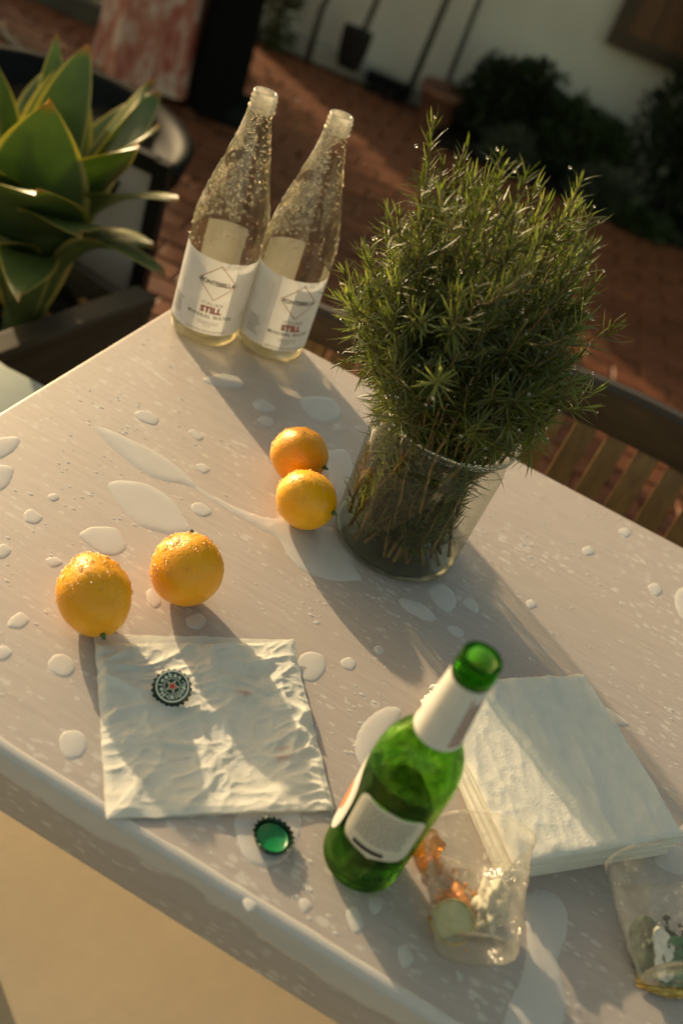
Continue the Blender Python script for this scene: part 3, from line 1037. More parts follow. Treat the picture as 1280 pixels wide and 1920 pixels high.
def agave_leaf(parent, base, tip, width, arch, fold, twist=0.0, broad=0.60):
    """one fleshy pointed leaf with thickness, from base to tip"""
    base, tip = Vector(base), Vector(tip)
    ax = tip - base
    L = ax.length
    d = ax.normalized()
    out = Vector((d.x, d.y, 0))
    if out.length < 0.15: out = Vector((0.3, -0.4, 0))
    out.normalize()
    side = d.cross(Vector((0, 0, 1)))
    if side.length < 0.2: side = out.cross(Vector((0, 0, 1)))
    side.normalize()
    side = Matrix.Rotation(twist, 3, d) @ side
    nrm = side.cross(d).normalized()
    if nrm.z < 0 and abs(nrm.z) > 0.25: nrm = -nrm
    n, m = 22, 8
    V_, F_, mar, tp = [], [], [], []
    for layer in (0, 1):
        for i in range(n + 1):
            t = i / n
            shape = (0.42 + 0.58 * math.sin(min(1, t / broad) * PI / 2)) if t < broad else max(0.0, 1 - ((t - broad) / (1 - broad)) ** 2.2)
            w = width * 0.62 * max(shape, 0.012)
            c = base + ax * t + nrm * (arch * L * math.sin(PI * t) ** 1.0) - Vector((0, 0, 1)) * 0.0
            for k in range(m + 1):
                s_ = (-1, -0.92, -0.84, -0.5, 0.0, 0.5, 0.84, 0.92, 1)[k]
                thick = 0.011 * (1 - t * 0.8) * (1 - s_ * s_) * (1 if layer == 0 else -1)
                off = fold * w * (s_ * s_) + 0.006 * math.sin(t * 9 + s_ * 2) * abs(s_)
                V_.append(c + side * s_ * w + nrm * (off + thick))
                mar.append((1.0 if abs(s_) > 0.9 else 0.0) * (1 - 0.2 * t))
                tp.append(max(0.0, (t - 0.965) / 0.035))
    st = (n + 1) * (m + 1)
    for layer in (0, 1):
        for i in range(n):
            for k in range(m):
                a = layer * st + i * (m + 1) + k
                q = (a, a + 1, a + m + 2, a + m + 1)
                F_.append(q if layer == 0 else q[::-1])
    o = mesh_from('leaf', V_, F_, M['agave'], parent)
    for nm, dat in (('margin', mar), ('tip', tp)):
        at = o.data.attributes.new(nm, 'FLOAT', 'POINT')
        at.data.foreach_set('value', dat)
    return o

def build_agave():
    c = Vector((-0.70, 1.55, 0.335))
    t = empty('agave', c, 0, 'big green agave rosette with yellow leaf margins in the dark wooden trough', 'agave')
    spec = [((-0.687, 1.629, 0.835), 0.10, 0.05, 0.5), ((-0.625, 1.372, 0.825), 0.135, -0.06, 0.15), ((-0.564, 1.618, 0.827), 0.075, 0.05, 0.6),
            ((-0.508, 1.535, 0.793), 0.075, 0.10, 0.5), ((-0.494, 1.41, 0.80), 0.105, 0.14, 0.35), ((-0.416, 1.409, 0.746), 0.10, 0.22, 0.3),
            ((-0.385, 1.322, 0.666), 0.055, 0.22, 0.4), ((-0.79, 1.736, 0.80), 0.045, 0.05, 0.6), ((-0.745, 1.715, 0.78), 0.11, 0.08, 0.45),
            ((-0.795, 1.511, 0.815), 0.13, 0.02, 0.3), ((-0.562, 1.235, 0.752), 0.135, 0.16, 0.25), ((-0.694, 1.287, 0.73), 0.13, 0.2, 0.25),
            ((-0.70, 1.22, 0.62), 0.11, 0.25, 0.25), ((-0.500, 1.268, 0.70), 0.11, 0.22, 0.25), ((-0.90, 1.40, 0.74), 0.12, 0.2, 0.25),
            ((-1.0, 1.6, 0.72), 0.12, 0.2, 0.3), ((-0.62, 1.83, 0.74), 0.10, 0.15, 0.3), ((-0.84, 1.86, 0.7), 0.11, 0.2, 0.3), ((-0.55, 1.20, 0.60), 0.08, 0.25, 0.3), ((-0.46, 1.48, 0.62), 0.09, 0.25, 0.3)]
    for tip, w, arch, fold in spec:
        tp = Vector(tip) - c
        b = Vector((tp.x, tp.y, 0)) * 0.10 + Vector((0, 0, 0.03))
        agave_leaf(t, b, tp, w, arch * 0.8, fold * 0.6)
    mb = MB()
    mb.tube([(0, 0, -0.10), (0, 0, 0.02), (0, 0, 0.08)], [0.03, 0.035, 0.015], 14)
    mb.build('crown', M['agave'], t, True)
build_agave()

def build_trough():
    t = empty('planter_trough', (-0.832, 1.611, 0), R(-18.3), 'old dark wooden trough full of dead leaves below the agave', 'planter')
    W_, D_, H_ = 0.50, 0.36, 0.365
    for sx in (-1, 1):
        for k in range(3):
            mb = MB()
            mb.box((sx * (W_ / 2), 0, 0.06 + k * 0.121), (0.03, D_, 0.117))
            mb.build('side_board', M['planter_wood'], t)
        b = bevel_box((0.055, D_ + 0.05, 0.028), 0.006, 2)
        bmesh.ops.translate(b, vec=(sx * W_ / 2, 0, H_ + 0.017), verts=b.verts)
        bm_obj('rim_board', b, M['planter_wood'], t)
        for k in range(3):
            mb = MB()
            mb.box((0, sx * (D_ / 2 + 0.017), 0.06 + k * 0.121), (W_ + 0.03, 0.03, 0.117))
            mb.build('end_board', M['planter_wood'], t)
    bm = bmesh.new()
    bmesh.ops.create_grid(bm, x_segments=14, y_segments=30, size=0.5)
    for v in bm.verts:
        v.co = Vector((v.co.x * (W_ - 0.034), v.co.y * (D_ - 0.005), 0.305 + 0.03 * noise.noise(v.co * 7)))
    bm_obj('soil', bm, M['soil'], t, True, 'stuff')
    mb = MB()
    for k in range(38):
        p = Vector((random.uniform(-0.22, 0.22), random.uniform(-0.16, 0.16), 0.32 + random.uniform(0, 0.015)))
        a = random.uniform(0, 6.28)
        u = Vector((math.cos(a), math.sin(a), random.uniform(-0.2, 0.4))) * random.uniform(0.02, 0.045)
        w = u.cross(Vector((0, 0, 1))).normalized() * u.length * 0.3
        mb.add([p, p + u * 0.5 + w, p + u, p + u * 0.5 - w + Vector((0, 0, 0.006))], [(0, 1, 2), (0, 2, 3)])
    mb.build('dead_leaves', M['litter'], t, kind='stuff')
build_trough()

def build_sign():
    t = empty('standing_sign', (-0.735, 1.93, 0), R(-6), 'white sign in a black frame standing behind the agave leaves', 'sign')
    mb = MB()
    for sx in (-1, 1): mb.box((sx * 0.125, 0, 0.29), (0.032, 0.03, 0.58))
    for z in (0.02, 0.565): mb.box((0, 0, z), (0.217, 0.026, 0.035))
    mb.build('frame', M['black_metal'], t)
    mb = MB()
    mb.box((0, -0.002, 0.29), (0.217, 0.012, 0.51))
    fpan = mb.build('panel', M['sign_face'], t)
    mb = MB()                                        # a line of loose script, unreadable in the photograph
    x = -0.06
    pts = [(x + 0.13 * u, -0.0095, 0.235 + 0.011 * math.sin(u * 34) * (0.6 + 0.4 * math.sin(u * 11))) for u in [i / 70 for i in range(71)]]
    mb.tube(pts, 0.0028, 5)
    mb.build('lettering', M['ink_dark'], fpan, True)
build_sign()

def garden_hose():
    mb = MB()
    ctrl = [(-2.5, 4.1), (-2.15, 3.98), (-1.86, 3.72), (-1.70, 3.66), (-1.52, 3.72), (-1.44, 3.62), (-1.42, 3.45), (-1.55, 3.25), (-1.9, 3.2)]
    P = [Vector((x, y)) for x, y in ctrl]
    pts = []
    for k in range(len(P) - 1):
        p0, p1, p2, p3 = P[max(k - 1, 0)], P[k], P[k + 1], P[min(k + 2, len(P) - 1)]
        for m_ in range(8):
            t = m_ / 8
            q = 0.5 * ((2 * p1) + (p2 - p0) * t + (2 * p0 - 5 * p1 + 4 * p2 - p3) * t * t + (3 * p1 - p0 - 3 * p2 + p3) * t ** 3)
            pts.append((q.x, q.y, 0.031))
    mb.tube(pts, 0.018, 10)
    o = mb.build('garden_hose', M['black_metal'], None, True)
    tag(o, 'thick black hose curving over the paving beyond the agave', 'hose')
garden_hose()

# ------------------------------------------------------------------ table
TA = -0.1707                                      # the table's own direction
tx, ty = Vector((math.cos(TA), math.sin(TA), 0)), Vector((-math.sin(TA), math.cos(TA), 0))
def tab(a, b, z=0.0): return tx * a + ty * b + Vector((0, 0, z))
A0, A1, B0, B1, TH = -0.4813, 1.25, 0.3776, 1.0899, 0.074
def build_table():
    c = tab((A0 + A1) / 2, (B0 + B1) / 2)
    t = empty('terrace_table', c, TA, 'long pale laminate table wet from rain, set with bottles, fruit and napkins', 'table')
    la, lb = A1 - A0, B1 - B0
    bm = bevel_box((la, lb, TH), 0.006, 4)
    bmesh.ops.translate(bm, vec=(0, 0, T - TH / 2), verts=bm.verts)
    o = bm_obj('tabletop', bm, M['table'], t)
    autosmooth(o, 50)
    for sx in (-1, 1):
        for sy in (-1, 1):
            b = bevel_box((0.05, 0.05, T - TH), 0.004, 2)
            bmesh.ops.translate(b, vec=(sx * (la / 2 - 0.10), sy * (lb / 2 - 0.08), (T - TH) / 2), verts=b.verts)
            bm_obj('leg', b, M['table_metal'], t)
build_table()

# ------------------------------------------------------------------ seats round the table
def slat_chair(loc, rz, width, label, rail_top, rail_h, n=8, bow=0.03):
    """the back faces the table: local -Y looks at the table"""
    t = empty('slatted_chair', loc, rz, label, 'chair', 'slatted wooden chairs at the far side of the table')
    hw = width / 2
    def bowed(x): return bow * (1 - (x / hw) ** 2)
    nseg = 16
    vs_, fs = [], []
    for i in range(nseg + 1):
        x = -hw + width * i / nseg
        y = bowed(x)
        dz = 0.008 * (1 - (x / hw) ** 2)
        for (dy, z) in ((-0.014, rail_top - rail_h), (0.014, rail_top - rail_h), (0.017, rail_top - 0.008 + dz), (0.010, rail_top + dz), (-0.006, rail_top + dz), (-0.012, rail_top - 0.008 + dz)):
            vs_.append((x, y + dy, z))
    for i in range(nseg):
        for k in range(6):
            a, b = i * 6 + k, i * 6 + (k + 1) % 6
            fs.append((a, b, b + 6, a + 6))
    fs.append(tuple(range(6))[::-1])
    fs.append(tuple(nseg * 6 + k for k in range(6)))
    mesh_from('top_rail', vs_, fs, M['dark_wood'], t, False)
    seat_z = 0.44
    for k in range(n):
        x = -hw + 0.055 + (width - 0.11) * k / (n - 1)
        y = bowed(x)
        b = bevel_box((0.034, 0.014, rail_top - rail_h - seat_z + 0.02), 0.002, 1)
        sh = (y - bow * 0.4)
        for v in b.verts:
            f = (v.co.z / (rail_top - rail_h - seat_z)) + 0.5
            v.co.y += y * f - 0.05 * (1 - f)
        bmesh.ops.translate(b, vec=(x, 0, (rail_top - rail_h + seat_z) / 2), verts=b.verts)
        bm_obj('slat', b, M['slat_wood'], t)
    for sx in (-1, 1):
        mb = MB()
        mb.tube([(sx * (hw - 0.015), 0.03, 0.0), (sx * (hw - 0.015), -0.05, seat_z), (sx * (hw - 0.015), 0.0, rail_top - rail_h)], [0.016, 0.019, 0.015], 8)
        mb.build('rear_leg', M['dark_wood'], t, True)
        mb = MB()
        mb.tube([(sx * (hw - 0.015), -0.44, 0.0), (sx * (hw - 0.015), -0.42, seat_z - 0.02)], [0.015, 0.019], 8)
        mb.build('front_leg', M['dark_wood'], t, True)
    for k in range(7):
        b = bevel_box((width, 0.05, 0.018), 0.003, 1)
        bmesh.ops.translate(b, vec=(0, -0.09 - k * 0.056, seat_z), verts=b.verts)
        bm_obj('seat_slat', b, M['slat_wood'], t)
    return t
slat_chair((0.405, 1.285, 0), R(-13), 0.46, 'slatted wooden chair with a bowed dark rail, right of the rosemary', T + 0.022, 0.065, 8)
slat_chair((-0.02, 1.225, 0), R(-11), 0.33, 'slatted wooden chair mostly hidden behind the bottles and rosemary', T - 0.004, 0.045, 6, 0.015)

def cushion(name, loc, rz, size, mat, label, cat, base_mat, wob=0.01, bev=0.03):
    t = empty(name, loc, rz, label, cat)
    bm = bevel_box(size, bev, 4)
    bmesh.ops.subdivide_edges(bm, edges=bm.edges[:], cuts=3, use_grid_fill=True)
    for v in bm.verts:
        q = Vector(v.co) * 6
        v.co += Vector((noise.noise(q), noise.noise(q + Vector((9, 0, 0))), 0.6 * noise.noise(q + Vector((0, 9, 0))))) * wob
    bmesh.ops.translate(bm, vec=(0, 0, 0.45 - size[2] / 2), verts=bm.verts)
    bm_obj('cushion', bm, M[mat], t, True)
    fr = bevel_box((size[0] - 0.03, size[1] - 0.03, 0.05), 0.006, 2)
    bmesh.ops.translate(fr, vec=(0, 0, 0.45 - size[2] - 0.026), verts=fr.verts)
    bm_obj('seat_frame', fr, M[base_mat], t)
    for sx in (-1, 1):
        for sy in (-1, 1):
            mb = MB()
            mb.box((sx * (size[0] / 2 - 0.05), sy * (size[1] / 2 - 0.05), (0.45 - size[2] - 0.052) / 2), (0.04, 0.04, 0.45 - size[2] - 0.052))
            mb.build('leg', M[base_mat], t)
    return t
cushion('stool', (-0.72, 1.075, 0), R(-12), (0.42, 0.42, 0.06), 'mint', 'stool with a pale mint cushion at the end of the table', 'stool', 'dark_wood', 0.02, 0.022)
cushion('bench', tab(-0.05, 0.27), TA, (1.9, 0.74, 0.07), 'beige', 'bench with a beige canvas cushion along the near side of the table', 'bench', 'dark_wood', 0.006, 0.025)

# ------------------------------------------------------------------ water lying on the table
PUDDLES = {'streak':[(-0.2697,0.8016),(-0.2555,0.8061),(-0.234,0.8051),(-0.2095,0.8041),(-0.1828,0.7974),(-0.1609,0.7874),(-0.1417,0.7759),(-0.1136,0.7711),(-0.084,0.7704),(-0.0623,0.7759),(-0.0458,0.7893),(-0.0149,0.796),(0.0086,0.7975),(0.0274,0.7818),(0.0316,0.7573),(0.0441,0.7434),(0.0359,0.7347),(0.0163,0.7231),(-0.0112,0.7208),(-0.0278,0.7292),(-0.0469,0.7488),(-0.0669,0.7537),(-0.0974,0.7583),(-0.1298,0.7675),(-0.1547,0.7715),(-0.1753,0.7645),(-0.198,0.7631),(-0.2226,0.7726),(-0.2447,0.7824)],
 'leaf':[(-0.2195,0.7263),(-0.2129,0.738),(-0.1889,0.7486),(-0.1606,0.7425),(-0.1391,0.7245),(-0.1268,0.7101),(-0.1364,0.6965),(-0.1507,0.6912),(-0.1706,0.6891),(-0.1896,0.6985),(-0.2084,0.7131)],
 'roundl':[(-0.2104,0.6447),(-0.2103,0.6532),(-0.2056,0.6625),(-0.1887,0.6723),(-0.1758,0.6638),(-0.1689,0.6532),(-0.1712,0.6418),(-0.182,0.6346),(-0.1964,0.6374)],
 'jarshade':[(-0.0995,1.0035),(-0.0851,1.0267),(-0.0668,1.0378),(-0.051,1.0231),(-0.0476,0.9989),(-0.0586,0.9807),(-0.071,0.976),(-0.0858,0.985)],
 'behindjar':[(-0.0453,0.919),(-0.0362,0.9343),(-0.0218,0.943),(-0.0076,0.9123),(-0.0067,0.8576),(-0.0173,0.8501),(-0.0296,0.8846)],
 'pair1':[(0.0866,0.7319),(0.0886,0.7415),(0.1025,0.7435),(0.1142,0.7423),(0.1241,0.7343),(0.123,0.7247),(0.112,0.7229),(0.0976,0.7247)],
 'pair2':[(0.1111,0.7659),(0.1147,0.7786),(0.123,0.7857),(0.1338,0.781),(0.1409,0.7697),(0.1408,0.7553),(0.1335,0.7466),(0.1209,0.7531)],
 'capwet':[(0.0148,0.4366),(0.0284,0.4472),(0.0506,0.46),(0.0607,0.4599),(0.065,0.4436),(0.0605,0.4201),(0.0496,0.4082),(0.0379,0.406),(0.0269,0.4137)],
 'bottlewet':[(0.0893,0.5326),(0.0847,0.5478),(0.0866,0.5682),(0.0965,0.59),(0.109,0.602),(0.1164,0.5956),(0.1106,0.5705),(0.1039,0.5459),(0.0989,0.526)],
 'wedge':[(0.2955,0.7066),(0.3122,0.7071),(0.3306,0.6986),(0.3152,0.689),(0.3032,0.6895)],
 'front':[(0.2451,0.4716),(0.2576,0.4829),(0.2711,0.4833),(0.2794,0.4718),(0.2795,0.4545),(0.2745,0.4305),(0.2798,0.4119),(0.2779,0.3777),(0.2412,0.365),(0.2411,0.384),(0.2482,0.4069),(0.2496,0.4328),(0.2463,0.4536)],
 'cupside':[(0.3536,0.5536),(0.3639,0.5774),(0.3879,0.6116),(0.4082,0.6097),(0.4051,0.5641),(0.3752,0.5504)],
 'redge':[(0.3869,0.9291),(0.395,0.949),(0.4122,0.9578),(0.4165,0.9166),(0.3989,0.892),(0.3885,0.9043)],
 'top1':[(-0.2091,0.9626),(-0.1976,0.9867),(-0.1807,0.9972),(-0.1665,0.9882),(-0.172,0.9724),(-0.1917,0.9611)],
 'left1':[(-0.3392,0.7143),(-0.3315,0.7307),(-0.3219,0.7382),(-0.3163,0.73),(-0.3156,0.7121),(-0.3226,0.6947)],
 'left2':[(-0.3195,0.6795),(-0.313,0.6922),(-0.3029,0.6939),(-0.2981,0.684),(-0.2951,0.6646),(-0.3028,0.6499)],
 'napkinwet':[(0.0156,0.6097),(0.0222,0.6226),(0.0346,0.6242),(0.0409,0.6104),(0.0357,0.5925),(0.0238,0.5905)],
 'roundb':[(-0.1272,0.4394),(-0.127,0.4459),(-0.121,0.4513),(-0.1128,0.4507),(-0.1066,0.4421),(-0.1067,0.4326),(-0.113,0.4263),(-0.1213,0.4303)],
 'drops':[[(-0.2459,0.8501),(-0.239,0.8618),(-0.2216,0.8578),(-0.2204,0.8445),(-0.2367,0.842)],[(-0.2648,0.6441),(-0.2618,0.6524),(-0.249,0.6482),(-0.2497,0.6374),(-0.2587,0.6346)],[(-0.1439,0.9596),(-0.1357,0.9758),(-0.1192,0.9668),(-0.122,0.954),(-0.1369,0.9483)],[(-0.1286,0.9332),(-0.1223,0.9447),(-0.1105,0.9389),(-0.1133,0.9267),(-0.1227,0.9253)],[(0.1479,0.7698),(0.1543,0.7824),(0.1646,0.7758),(0.1646,0.7631),(0.1538,0.765)],[(0.1386,0.726),(0.1471,0.7328),(0.1565,0.7271),(0.1522,0.7183),(0.1436,0.7195)],[(0.0511,0.6266),(0.0575,0.636),(0.065,0.6311),(0.0636,0.6219),(0.0552,0.6206)],[(-0.1668,0.4983),(-0.167,0.5076),(-0.1606,0.5132),(-0.1509,0.5105),(-0.1459,0.5022),(-0.1495,0.4928),(-0.1604,0.4927)],[(0.3532,0.9256),(0.3646,0.9388),(0.3717,0.9294),(0.3628,0.9141)],[(0.316,1.0107),(0.3257,1.0241),(0.3327,1.0175),(0.3258,1.0039)],[(-0.1304,0.6113),(-0.1284,0.6186),(-0.1155,0.6086),(-0.1165,0.599),(-0.1246,0.6014)],[(-0.1394,0.747),(-0.1321,0.755),(-0.1186,0.7482),(-0.1229,0.7367),(-0.1344,0.7371)],[(-0.1856,0.857),(-0.1817,0.8648),(-0.1687,0.8586),(-0.1724,0.8487)],[(-0.1584,0.8072),(-0.1519,0.8154),(-0.1432,0.8101),(-0.1476,0.7994)],[(-0.2633,0.5889),(-0.26,0.5991),(-0.251,0.5955),(-0.251,0.5846),(-0.2582,0.5798)],[(-0.2091,0.492),(-0.2028,0.4988),(-0.195,0.4945),(-0.1972,0.4852),(-0.2038,0.4826)],[(-0.0888,0.6028),(-0.0815,0.6131),(-0.0723,0.6076),(-0.0748,0.5954),(-0.0843,0.594)],[(-0.2138,0.5256),(-0.21,0.5361),(-0.2005,0.5316),(-0.2018,0.5208),(-0.2114,0.517)],[(0.079,0.3928),(0.0839,0.3972),(0.0892,0.393),(0.085,0.3861)],[(0.1135,0.3986),(0.1199,0.4058),(0.1282,0.3953),(0.1229,0.3867)],[(0.1271,0.4143),(0.1319,0.4208),(0.1379,0.4147),(0.1331,0.406)],[(0.1554,0.3883),(0.1612,0.3941),(0.1681,0.3855),(0.1618,0.3768)],[(0.0418,0.3762),(0.0463,0.3808),(0.0522,0.3775),(0.0481,0.3706)],[(-0.0507,0.4498),(-0.0471,0.4537),(-0.0428,0.4496),(-0.046,0.4449)],[(-0.2218,0.6005),(-0.216,0.609),(-0.2075,0.6052),(-0.2127,0.5956)],[(-0.2586,0.6771),(-0.2544,0.6848),(-0.2482,0.68),(-0.252,0.6727)],[(0.2714,0.9438),(0.2803,0.956),(0.2873,0.948),(0.2771,0.935)],[(0.0758,0.659),(0.0808,0.6656),(0.0863,0.6599),(0.0815,0.6527)],[(0.2137,0.8105),(0.2196,0.8195),(0.2262,0.8129),(0.2186,0.803)]]}

def resample(poly, step):
    """closed Catmull-Rom curve through the outline, at about even steps"""
    P = [Vector((p[0], p[1])) for p in poly]
    n = len(P)
    out = []
    for i in range(n):
        p0, p1, p2, p3 = P[i - 1], P[i], P[(i + 1) % n], P[(i + 2) % n]
        k = max(2, int((p2 - p1).length / step))
        for j in range(k):
            t = j / k
            out.append(0.5 * ((2 * p1) + (p2 - p0) * t + (2 * p0 - 5 * p1 + 4 * p2 - p3) * t * t + (3 * p1 - p0 - 3 * p2 + p3) * t ** 3))
    return out

def puddle_mesh(poly, height, meniscus):
    xs = [p[0] for p in poly]
    size = max(max(xs) - min(xs), max(p[1] for p in poly) - min(p[1] for p in poly))
    step = min(0.004, max(0.0011, size / 28))
    B = resample(poly, step)
    B = [b + Vector((noise.noise(Vector((b.x * 260, b.y * 260, 1))), noise.noise(Vector((b.x * 260, b.y * 260, 7))))) * step * 0.35 for b in B]
    bx = np.array([b.x for b in B]); by = np.array([b.y for b in B])
    x0, y0 = np.roll(bx, -1), np.roll(by, -1)
    def dist(p):
        dx, dy = x0 - bx, y0 - by
        t = np.clip(((p[0] - bx) * dx + (p[1] - by) * dy) / (dx * dx + dy * dy + 1e-12), 0, 1)
        return float(np.min(np.hypot(p[0] - bx - t * dx, p[1] - by - t * dy)))
    def inside(p):
        c = ((by > p[1]) != (y0 > p[1])) & (p[0] < (x0 - bx) * (p[1] - by) / (y0 - by + 1e-12) + bx)
        return bool(np.sum(c) % 2)
    pts = [Vector(b) for b in B]
    nb = len(pts)
    gx = np.arange(bx.min(), bx.max(), step)
    gy = np.arange(by.min(), by.max(), step * 0.87)
    for j, yy in enumerate(gy):
        for xx in gx:
            p = (xx + (step / 2 if j % 2 else 0), yy)
            if inside(p) and dist(p) > step * 0.55: pts.append(Vector(p))
    r = delaunay_2d_cdt(pts, [(i, (i + 1) % nb) for i in range(nb)], [list(range(nb))], 1, 1e-7)
    V_ = []
    for v in r[0]:
        d = dist(v)
        u = min(1.0, d / meniscus)
        z = height * math.sqrt(max(0, 1 - (1 - u) ** 2)) + 0.00012 * noise.noise(Vector((v.x * 60, v.y * 60, 0))) * u
        V_.append((v.x, v.y, z + 0.0001))
    F_ = []
    for f in r[2]:
        f = tuple(f)
        a, b, c = (V_[i] for i in f[:3])
        F_.append(f if (b[0] - a[0]) * (c[1] - a[1]) - (b[1] - a[1]) * (c[0] - a[0]) > 0 else f[::-1])
    return V_, F_

def puddle(poly, label, cat='puddle', name='water_puddle', group=None, height=0.0011, men=0.006):
    cx = sum(p[0] for p in poly) / len(poly)
    cyy = sum(p[1] for p in poly) / len(poly)
    v, f = puddle_mesh([(p[0] - cx, p[1] - cyy) for p in poly], height, men)
    o = mesh_from(name, v, f, M['water'])
    o.location = (cx, cyy, T)
    tag(o, label, cat, group)
    return o
PL = {
 'streak': 'long thin streak of water widening beside the two touching lemons', 'leaf': 'leaf-shaped puddle of water beyond the round wet lemon',
 'roundl': 'rounded puddle with one pointed end behind the lemon with a green stem', 'jarshade': 'bluish puddle in the bottle shadow beyond the two touching lemons',
 'behindjar': 'pale puddle between the upper lemon and the rosemary jar', 'pair1': 'long oval puddle in the shade in front of the jar',
 'pair2': 'rounded egg-shaped puddle in the shade in front of the jar', 'capwet': 'thin pool of water around the upturned green bottle cap',
 'bottlewet': 'curved puddle just behind the green beer bottle', 'wedge': 'thin wedge of water at the far side of the napkin stack',
 'front': 'broad long puddle between the two tipped plastic cups', 'cupside': 'wide puddle behind the mouth of the cup with green scraps',
 'redge': 'pale rounded puddle on the far right part of the table, in the sun', 'top1': 'narrow puddle close to the foot of the mineral water bottles',
 'left1': 'upper of two puddles cut by the picture edge near the table end', 'left2': 'lower of two puddles cut by the picture edge near the table end',
 'napkinwet': 'round puddle touching the far corner of the crumpled napkin', 'roundb': 'round blob of water left of the crumpled napkin'}
for k_, lab in PL.items():
    big = k_ in ('streak', 'front', 'capwet', 'cupside')
    puddle(PUDDLES[k_], lab, height=0.0010 if big else 0.0011, men=0.010 if big else 0.014)
DROP_LABELS = [
 'tear-shaped drop beyond the pointed end of the long water streak', 'small drop on its own near the table end, past the leaf-shaped puddle',
 'upper of two small drops in the bottle shadow', 'lower of two small drops in the bottle shadow',
 'three-cornered drop beside the egg-shaped puddle in the jar shade', 'small drop below the two puddles in the jar shade',
 'small round drop between the round puddle and the beer bottle', 'drop just off the near side of the lemon on the napkin corner',
 'small bright drop in the sun far right of the jar', 'tiny drop by the chair-side edge right of the jar',
 'drop tucked against the foot of the lone round lemon', 'drop on the near side of the leaf-shaped puddle tip',
 'tiny drop beyond the long streak, nearest the bottle shadow edge', 'tiny drop just beyond the narrow part of the long streak',
 'flat drop cut by the picture edge, level with the leaf-shaped puddle', 'flat drop cut by the picture edge below the lemon with the green stem',
 'pale drop in the shadow of the lone round lemon', 'smeared drop between the picture edge and the lemon with the green stem',
 'drop in front of the upturned green bottle cap', 'long drop near the foot of the beer bottle', 'small drop close in front of the beer bottle',
 'long drop between the beer bottle foot and the tipped cup', 'drop between the upturned cap and the table edge', 'tiny drop beside the crumpled napkin near its cap',
 'small drop behind the lemon with the green stem', 'tiny drop beside the rounded pointed puddle', 'small drop in the open sunny part right of the jar',
 'tiny drop in the jar shadow between the puddles and the beer bottle', 'tiny drop close to the right-hand foot of the jar']
for d_, lab in zip(PUDDLES['drops'], DROP_LABELS):
    puddle(d_, lab, 'water drop', 'water_drop', 'rain drops scattered over the table top', 0.0008, 0.007)

def edge_film():
    mb = MB()
    n = 420
    R0 = 0.006
    rows = []
    for i in range(n + 1):
        a = A0 + 0.012 + (0.95 - A0) * i / n
        g = noise.noise(Vector((a * 9, 0, 0)))
        drop = 0.019 + 0.011 * g + 0.006 * noise.noise(Vector((a * 40, 3, 0)))
        back = 0.003 + 0.003 * noise.noise(Vector((a * 14, 7, 0))) + 0.001 * noise.noise(Vector((a * 60, 2, 0)))
        th = 0.0007 + 0.0002 * noise.noise(Vector((a * 30, 9, 0)))
        pr = [(B0 + R0 + back, 0.0001), (B0 + R0 + back * 0.8, th), (B0 + R0 + back * 0.3, th * 1.2)]
        for k in range(7):
            ang = PI / 2 * k / 6
            pr.append((B0 + R0 - (R0 + th) * math.sin(ang), -R0 + (R0 + th) * math.cos(ang)))
        for k in range(1, 5):
            pr.append((B0 - th * (1.0 + 0.5 * k / 4), -R0 - (drop - 0.002) * k / 4))
        pr.append((B0 - 0.0001, -R0 - drop))
        rows.append([tab(a, b, T + z) for b, z in pr])
    m = len(rows[0])
    V_ = [p for r_ in rows for p in r_]
    F_ = [(i * m + k, i * m + k + 1, (i + 1) * m + k + 1, (i + 1) * m + k) for i in range(n) for k in range(m - 1)]
    o = mesh_from('water_film', V_, F_, M['water'])
    tag(o, 'film of rain water clinging along the near edge of the table', 'water film')
edge_film()

def rain_beads():
    """fine beads all over the laminate, too many to count"""
    pts, nr, rd = [], [], []
    while len(pts) < 6500:
        a, b = random.uniform(A0 + 0.02, 1.0), random.uniform(B0 + 0.015, B1 - 0.01)
        g = noise.noise(Vector((a * 7, b * 7, 2.2))) + 0.5 * noise.noise(Vector((a * 21, b * 21, 5)))
        if random.random() > 0.42 + g * 0.9: continue
        p = tab(a, b, T)
        pts.append(p)
        nr.append((0, 0, 1))
        rd.append(0.0004 + 0.0014 * random.random() ** 4)
    domes('rain_beads', pts, nr, rd, M['water'], None, 0.22, (tx, 2.0), 6)
    tag(bpy.data.objects['rain_beads'], 'fine rain beads sprinkled over the whole pale table top', 'rain beads')
rain_beads()

# ------------------------------------------------------------------ mineral water bottles
WB = [(0.0, 0.006), (0.028, 0.003), (0.0375, 0.0006), (0.0415, 0.004), (0.0428, 0.012), (0.0428, 0.05), (0.0428, 0.10), (0.0428, 0.140), (0.0416, 0.156), (0.0386, 0.173), (0.0344, 0.191), (0.0293, 0.210), (0.0238, 0.230), (0.0184, 0.251), (0.0147, 0.270), (0.0138, 0.279)]
WBP = smooth_profile(WB)
def cyl_patch(R_, a0, a1, z0, z1, na=40, nz=6, top=None):
    vs_, fs = [], []
    for j in range(nz + 1):
        for i in range(na + 1):
            a = a0 + (a1 - a0) * i / na
            z = z0 + (z1 - z0) * j / nz
            vs_.append((R_ * math.cos(a), R_ * math.sin(a), z))
    for j in range(nz):
        for i in range(na):
            k = j * (na + 1) + i
            fs.append((k, k + 1, k + na + 2, k + na + 1))
    return vs_, fs
def wrap(v, R_, a0, z0):
    return [((R_ + 0.0) * math.cos(a0 + x / R_), R_ * math.sin(a0 + x / R_), z0 + y) for x, y, *_ in v]

